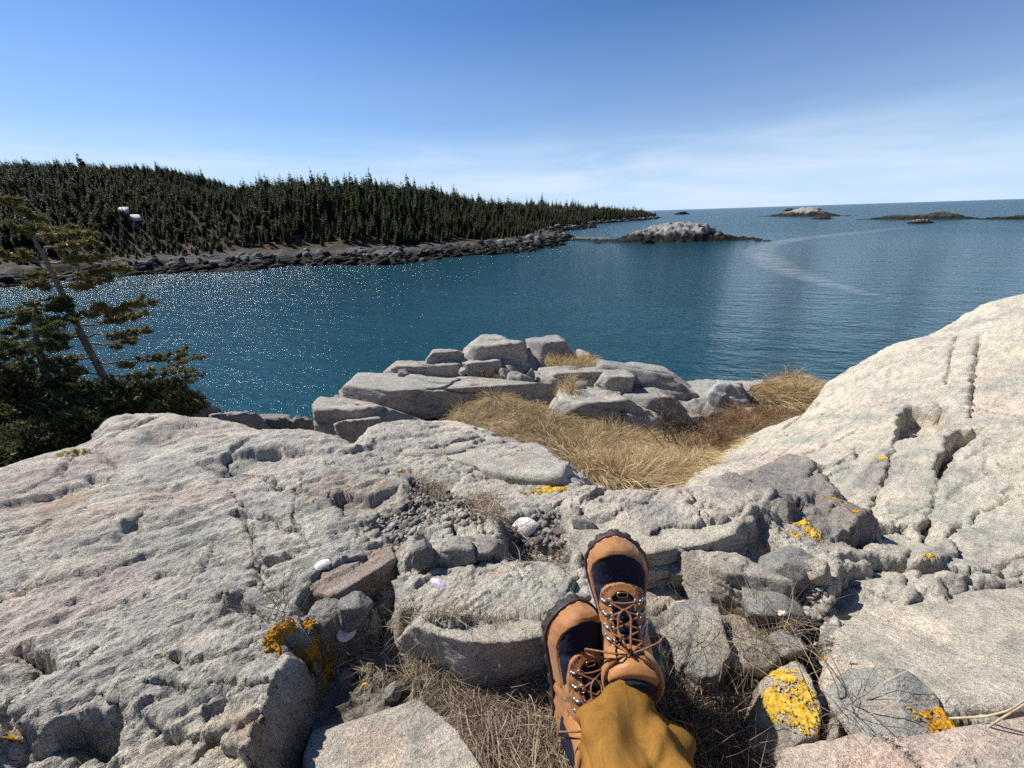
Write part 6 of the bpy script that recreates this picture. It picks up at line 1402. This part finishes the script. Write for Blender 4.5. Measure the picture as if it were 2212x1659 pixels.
    # navy side panel on the shaft, set proud of the leather
    for sg in (-1, 1):
        t1 = np.linspace(R(62), R(118), 24) * sg; l1 = np.linspace(-.15, .70, 20); gl1, gt1 = np.meshgrid(l1, t1, indexing='ij'); k_ = np.interp(gl1, [0, .5, .8, 1], [.066, .054, .056, .058]); k2 = np.interp(gl1, [0, .5, .8, 1], [.037, .036, .040, .042])
        pp = np.stack([.085 - .012 * gl1 - .02 + (k_ + .0015) * np.cos(gt1), (k2 + .0022) * np.sin(gt1), .075 + gl1 * .075], -1) * mir; idx = np.arange(480).reshape(20, 24); link('side_panel', mesh_np('side_panel', pp.reshape(-1, 3), np.stack([idx[:-1, :-1], idx[1:, :-1], idx[1:, 1:], idx[:-1, 1:]], -1).reshape(-1, 4)), M['navy'], b)
    # tongue rolling forward over the laces
    u = np.linspace(-1, 1, 26); t = np.linspace(0, 1, 30); gt, gu = np.meshgrid(t, u, indexing='ij')
    path = np.array([(.142, .092), (.134, .108), (.128, .124), (.124, .138), (.120, .152), (.116, .164), (.108, .171), (.099, .168), (.094, .156)]); ti = np.linspace(0, 1, len(path)); px = np.interp(gt, ti, path[:, 0]); pz = np.interp(gt, ti, path[:, 1]); wd_ = np.interp(gt, [0, .4, .75, .9, 1], [.014, .024, .033, .031, .022])
    curv = .016 * gu ** 2 * np.interp(gt, [0, .5, 1], [.2, 1., 1.2])
    tp = np.stack([px - curv, gu * wd_, pz - .010 * gu ** 2 * np.interp(gt, [0, .6, 1], [0, .4, 1])], -1) * mir; idx = np.arange(tp.shape[0] * tp.shape[1]).reshape(tp.shape[:2])
    o = link('tongue', mesh_np('tongue', tp.reshape(-1, 3), np.stack([idx[:-1, :-1], idx[1:, :-1], idx[1:, 1:], idx[:-1, 1:]], -1).reshape(-1, 4)), M['collar'], b); md = o.modifiers.new('t', 'SOLIDIFY'); md.thickness = .006; md.offset = 0
    # rings, rivets and laces
    def top(back_, la_, lf=.004):
        s_ = 1 - back_ / SL; ww = float((wl(s_) if la_ >= 0 else wm(s_)) * .905); e_ = float(np.interp(s_, [0, .5, .7, 1], [.62, .72, .62, .55])); cs = min(abs(la_) / ww, .999) ** (1 / e_); v_ = math.copysign(1 - math.acos(cs) / (math.pi / 2), la_)
        return foot_pt(np.array(s_), np.array(v_), lift_=np.array(lf)) * mir
    rows = [.103, .123, .143, .161]; eyes = []
    for bk in rows:
        pr = []
        for sg in (-1, 1):
            p = top(bk, sg * .0175, .006); q = top(bk, sg * .0275, .0045); a = Acc(); an = np.linspace(0, 2 * math.pi, 17); ax2 = (p - q) / np.linalg.norm(p - q); bx = np.array([1., 0, -.25]); bx -= ax2 * (bx @ ax2); bx /= np.linalg.norm(bx)
            a.add(*tube(p + np.outer(np.cos(an) * .0055, ax2) + np.outer(np.sin(an) * .0062, bx), .0008, 5, False)); build('lace_ring', a, M['steel'], b)
            a = Acc(); iv, fc = ico_np(2); nn = np.cross(ax2, bx); nn *= 1 if nn[2] > 0 else -1; a.add(q + iv * .0036 + np.outer(-(iv @ nn), nn) * .0020, np.c_[fc, fc[:, 2:]]); a.add(*tube([q, (p + q) / 2 + nn * .0015, p - ax2 * .004], [.0028, .0026, .0018], 6)); build('rivet', a, M['steel'], b)
            pr.append(p + np.array([0, 0, .001]))
        eyes.append(pr)
    a = Acc(); pb = top(.092, 0, .004); an = np.linspace(0, 2 * math.pi, 25); a.add(*tube(pb + np.stack([.0045 * np.sign(np.sin(an)) * np.abs(np.sin(an)) ** .5, .0075 * np.sign(np.cos(an)) * np.abs(np.cos(an)) ** .5, 0 * an + .001], -1), .0011, 5, False)); build('lace_keeper', a, M['brass'], b)
    def lace(pts, rad=.0017):
        pts = np.array(pts); t_ = np.r_[0, np.cumsum(np.linalg.norm(np.diff(pts, axis=0), axis=1))]; t_ /= t_[-1]; n_ = 14 * len(pts); ti_ = np.linspace(0, 1, n_); q_ = np.stack([np.interp(ti_, t_, pts[:, k]) for k in range(3)], 1)
        for _ in range(10): q_[1:-1] = (q_[:-2] + 2 * q_[1:-1] + q_[2:]) / 4
        a.add(*tube(q_, rad, 6))
    a = Acc(); up3 = np.array([0, 0, .0035])
    lace([eyes[0][0], (eyes[0][0] + eyes[0][1]) / 2 + up3, eyes[0][1]])
    for i in range(3):
        lace([eyes[i][0], (eyes[i][0] + eyes[i + 1][1]) / 2 + up3, eyes[i + 1][1]]); lace([eyes[i][1], (eyes[i][1] + eyes[i + 1][0]) / 2 + up3 * 1.8, eyes[i + 1][0]])
    kn = np.array([.118, .002, .128]) ; kn = top(.168, .0, .017)
    lace([eyes[3][0], kn]); lace([eyes[3][1], kn])
    for k_ in range(5): d_ = r.normal(0, 1, 3) * .004; lace([kn - d_, kn + [0, 0, .003], kn + d_[[1, 2, 0]], kn - d_[[2, 0, 1]]], .0019)
    n3 = np.array([.42, 0, .9])
    lace([kn, kn + n3 * .012 + np.array([.02, .006, 0]) * mir, top(.138, .009, .017), top(.116, .007, .015), top(.108, .0, .013), top(.118, -.006, .014), top(.142, -.003, .017), kn + n3 * .008, kn])      # loop towards the toe
    lace([kn, kn + n3 * .014 + np.array([.004, .02, 0]) * mir, kn + n3 * .012 + np.array([.0, .048, -.012]) * mir, kn + np.array([-.010, .064, -.026]) * mir, kn + np.array([-.018, .060, -.022]) * mir, kn + n3 * .008 + np.array([-.008, .03, 0]) * mir, kn])   # loop to the side
    lace([kn, kn + n3 * .008 + np.array([.012, -.02, 0]) * mir, kn + np.array([.018, -.042, -.006]) * mir, kn + np.array([.022, -.050, -.016]) * mir])
    lace([kn, kn + n3 * .01 + np.array([.03, .012, -.006]) * mir, top(.145, .016, .012), top(.125, .022, .010)])
    build('lace', a, M['lace'], b)
    # foot and ankle inside, in a dark sock
    a = Acc(); a.add(*tube([(.085, 0, .05), (.082, 0, .10), (.076, 0, .15), (.070, 0, .168)], [.034, .031, .030, .028], 18)); build('sock', a, M['sock'], b)
    return b
BSC = .85
def pose(o, P_toe, P_knot, roll, mirror):
    """turn the boot so that its toe tip and lace knot sit at two places, its instep towards the viewer"""
    l_t, l_k = np.array([SL, 0, .045]), np.array([SL - .178, 0, .128]); P_toe, P_knot = np.asarray(P_toe), np.asarray(P_knot)
    l1 = (l_t - l_k) / np.linalg.norm(l_t - l_k); l2 = np.array([0, 1., 0]); l3 = np.cross(l1, l2)
    e1 = (P_toe - P_knot) / np.linalg.norm(P_toe - P_knot); v = CAM - (P_toe + P_knot) / 2; e3 = v - e1 * (v @ e1); e3 /= np.linalg.norm(e3); e2 = np.cross(e3, e1)
    c_, s_ = math.cos(roll), math.sin(roll); e2, e3 = e2 * c_ + e3 * s_, e3 * c_ - e2 * s_
    Rm = np.stack([e1, e2, e3], 1) @ np.stack([l1, l2, l3], 1).T @ np.diag([BSC, BSC * 1.24, BSC]); mid_l = (l_t + l_k) / 2; mid_w = (P_toe + P_knot) / 2; T = mid_w - Rm @ mid_l
    Mx = np.eye(4); Mx[:3, :3] = Rm; Mx[:3, 3] = T; return Mx
zp = lambda x, y: np.array([(1340 + x / 2.764) * .8641, (1320 + y / 2.764) * .8641])      # pixel in the boot close-up
MU = pose(None, at_t(zp(548, 64), .655), at_t(zp(640, 835), .592), R(3), 1)
ML = pose(None, at_t(zp(300, 552), .662), at_t(zp(425, 1290), .596), R(24), 1)
heelU = MU[:3, :3] @ np.array([0, 0, 0]) + MU[:3, 3]; heelL = ML[:3, :3] @ np.array([0, .0, 0]) + ML[:3, 3]
print('heel upper', heelU - CAM, 'lower', heelL - CAM, 'ground', gz(heelU[0], heelU[1]) - H, gz(heelL[0], heelL[1]) - H, 'len', np.linalg.norm(at_t(zp(548, 62), .640) - at_t(zp(650, 835), .585)))
person = empty('person', (float(heelL[0]), float(heelL[1]) - .6, float(gz(heelL[0], heelL[1] - .6)[0])))
tag(person, 'seated person in mustard trousers and tan and navy boots, legs crossed', 'person')
bpy.context.view_layer.update()
PI_ = np.linalg.inv(np.array(person.matrix_world))
bu = boot('boot', 1, 'upper crossed boot with bow tied brown laces'); bl = boot('boot', 1, 'lower boot lying under the crossed ankle')
for o, Mx in ((bu, MU), (bl, ML)):
    for ch in list(bpy.data.objects):
        if ch.parent is o: pass
    o.parent = person; o.matrix_local = Matrix((PI_ @ Mx).tolist())
# trouser legs
def trouser(path, rads, label, seed, e_side, ovl=.8, fold=1.):
    path = np.asarray(path, float); n, m = 90, 100; t = np.linspace(0, 1, len(path)); ti = np.linspace(0, 1, n); C_ = np.stack([np.interp(ti, t, path[:, k]) for k in range(3)], 1)
    for _ in range(14): C_[1:-1] = (C_[:-2] + 2 * C_[1:-1] + C_[2:]) / 4
    T = np.gradient(C_, axis=0); T /= np.linalg.norm(T, axis=1)[:, None]; e_side = np.asarray(e_side, float); S_ = e_side - T * (T @ e_side)[:, None]; S_ /= np.linalg.norm(S_, axis=1)[:, None]; N_ = np.cross(S_, T)
    th = np.linspace(0, 2 * math.pi, m, endpoint=False); ra = np.interp(ti, np.linspace(0, 1, len(rads)), rads); g_t, g_th = np.meshgrid(ti, th, indexing='ij')
    L_ = np.sum(np.linalg.norm(np.diff(C_, axis=0), axis=1)); al = g_t * L_
    fd = .010 * np.sin(3 * g_th + 9 * al + seed) + .007 * np.sin(5 * g_th - 17 * al + 1.3 * seed) + .008 * fbm(np.cos(g_th) * 1.6 + al * 5, np.sin(g_th) * 1.6 + al * 9, 3, 950 + seed) + .010 * ridge(np.cos(g_th) * .9 + al * 7, np.sin(g_th) * .9 - al * 4, 1, 970 + seed) * np.exp(-al / .2)
    fd *= fold; flare = 1 + .05 * np.exp(-al / .05) + .02 * np.exp(-al / .012)
    rx, ry = ra[:, None] * flare + fd, ra[:, None] * ovl * flare + fd
    hem = (.010 * np.sin(2 * g_th + 1.1) + .002 * np.sin(5 * g_th)) * np.exp(-al / .05)
    P = C_[:, None] + S_[:, None] * (rx * np.cos(g_th))[..., None] + N_[:, None] * (ry * np.sin(g_th))[..., None] + T[:, None] * hem[..., None]
    Pi = C_[:40, None] + S_[:40, None] * ((rx[:40] - .0025) * np.cos(g_th[:40]))[..., None] + N_[:40, None] * ((ry[:40] - .0025) * np.sin(g_th[:40]))[..., None] + T[:40, None] * (hem[:40] + .0006)[..., None]
    G3 = np.concatenate([Pi[::-1], P]); n0 = len(G3); idx = np.arange(n0 * m).reshape(n0, m); nx_ = np.roll(idx, -1, 1); Fq = np.stack([idx[:-1], nx_[:-1], nx_[1:], idx[1:]], -1).reshape(-1, 4)
    o = link('trouser_leg', mesh_np('trouser_leg', G3.reshape(-1, 3), Fq), M['canvas']); o['label'] = label; o.parent = person; o.matrix_local = Matrix(PI_.tolist()); 
    return o
def bp(Mx, p): return Mx[:3, :3] @ np.asarray(p, float) + Mx[:3, 3]
aU = bp(MU, (.075, 0, .135)); aL = bp(ML, (.075, 0, .15))
hemU = bp(MU, (.058, 0, .150)) + np.array([-.020, -.033, -.03])
kneeU = CAM + np.array([.125, -.05, -.57]); kneeL = CAM + np.array([.03, -.06, -.70])
trouser([hemU, hemU + (kneeU - hemU) * .25, hemU + (kneeU - hemU) * .6, kneeU, kneeU + [0, -.07, .0], CAM + np.array([.12, -.46, -.66])], [.067, .067, .070, .076, .088, .10], 'mustard trouser leg over the upper boot', 1, RI)
trouser([aL + (kneeL - aL) * .12, aL + (kneeL - aL) * .35, aL + (kneeL - aL) * .7, kneeL, kneeL + [0, -.07, 0], CAM + np.array([-.06, -.46, -.68])], [.062, .062, .066, .074, .085, .10], 'mustard trouser leg of the lower boot', 2, RI)
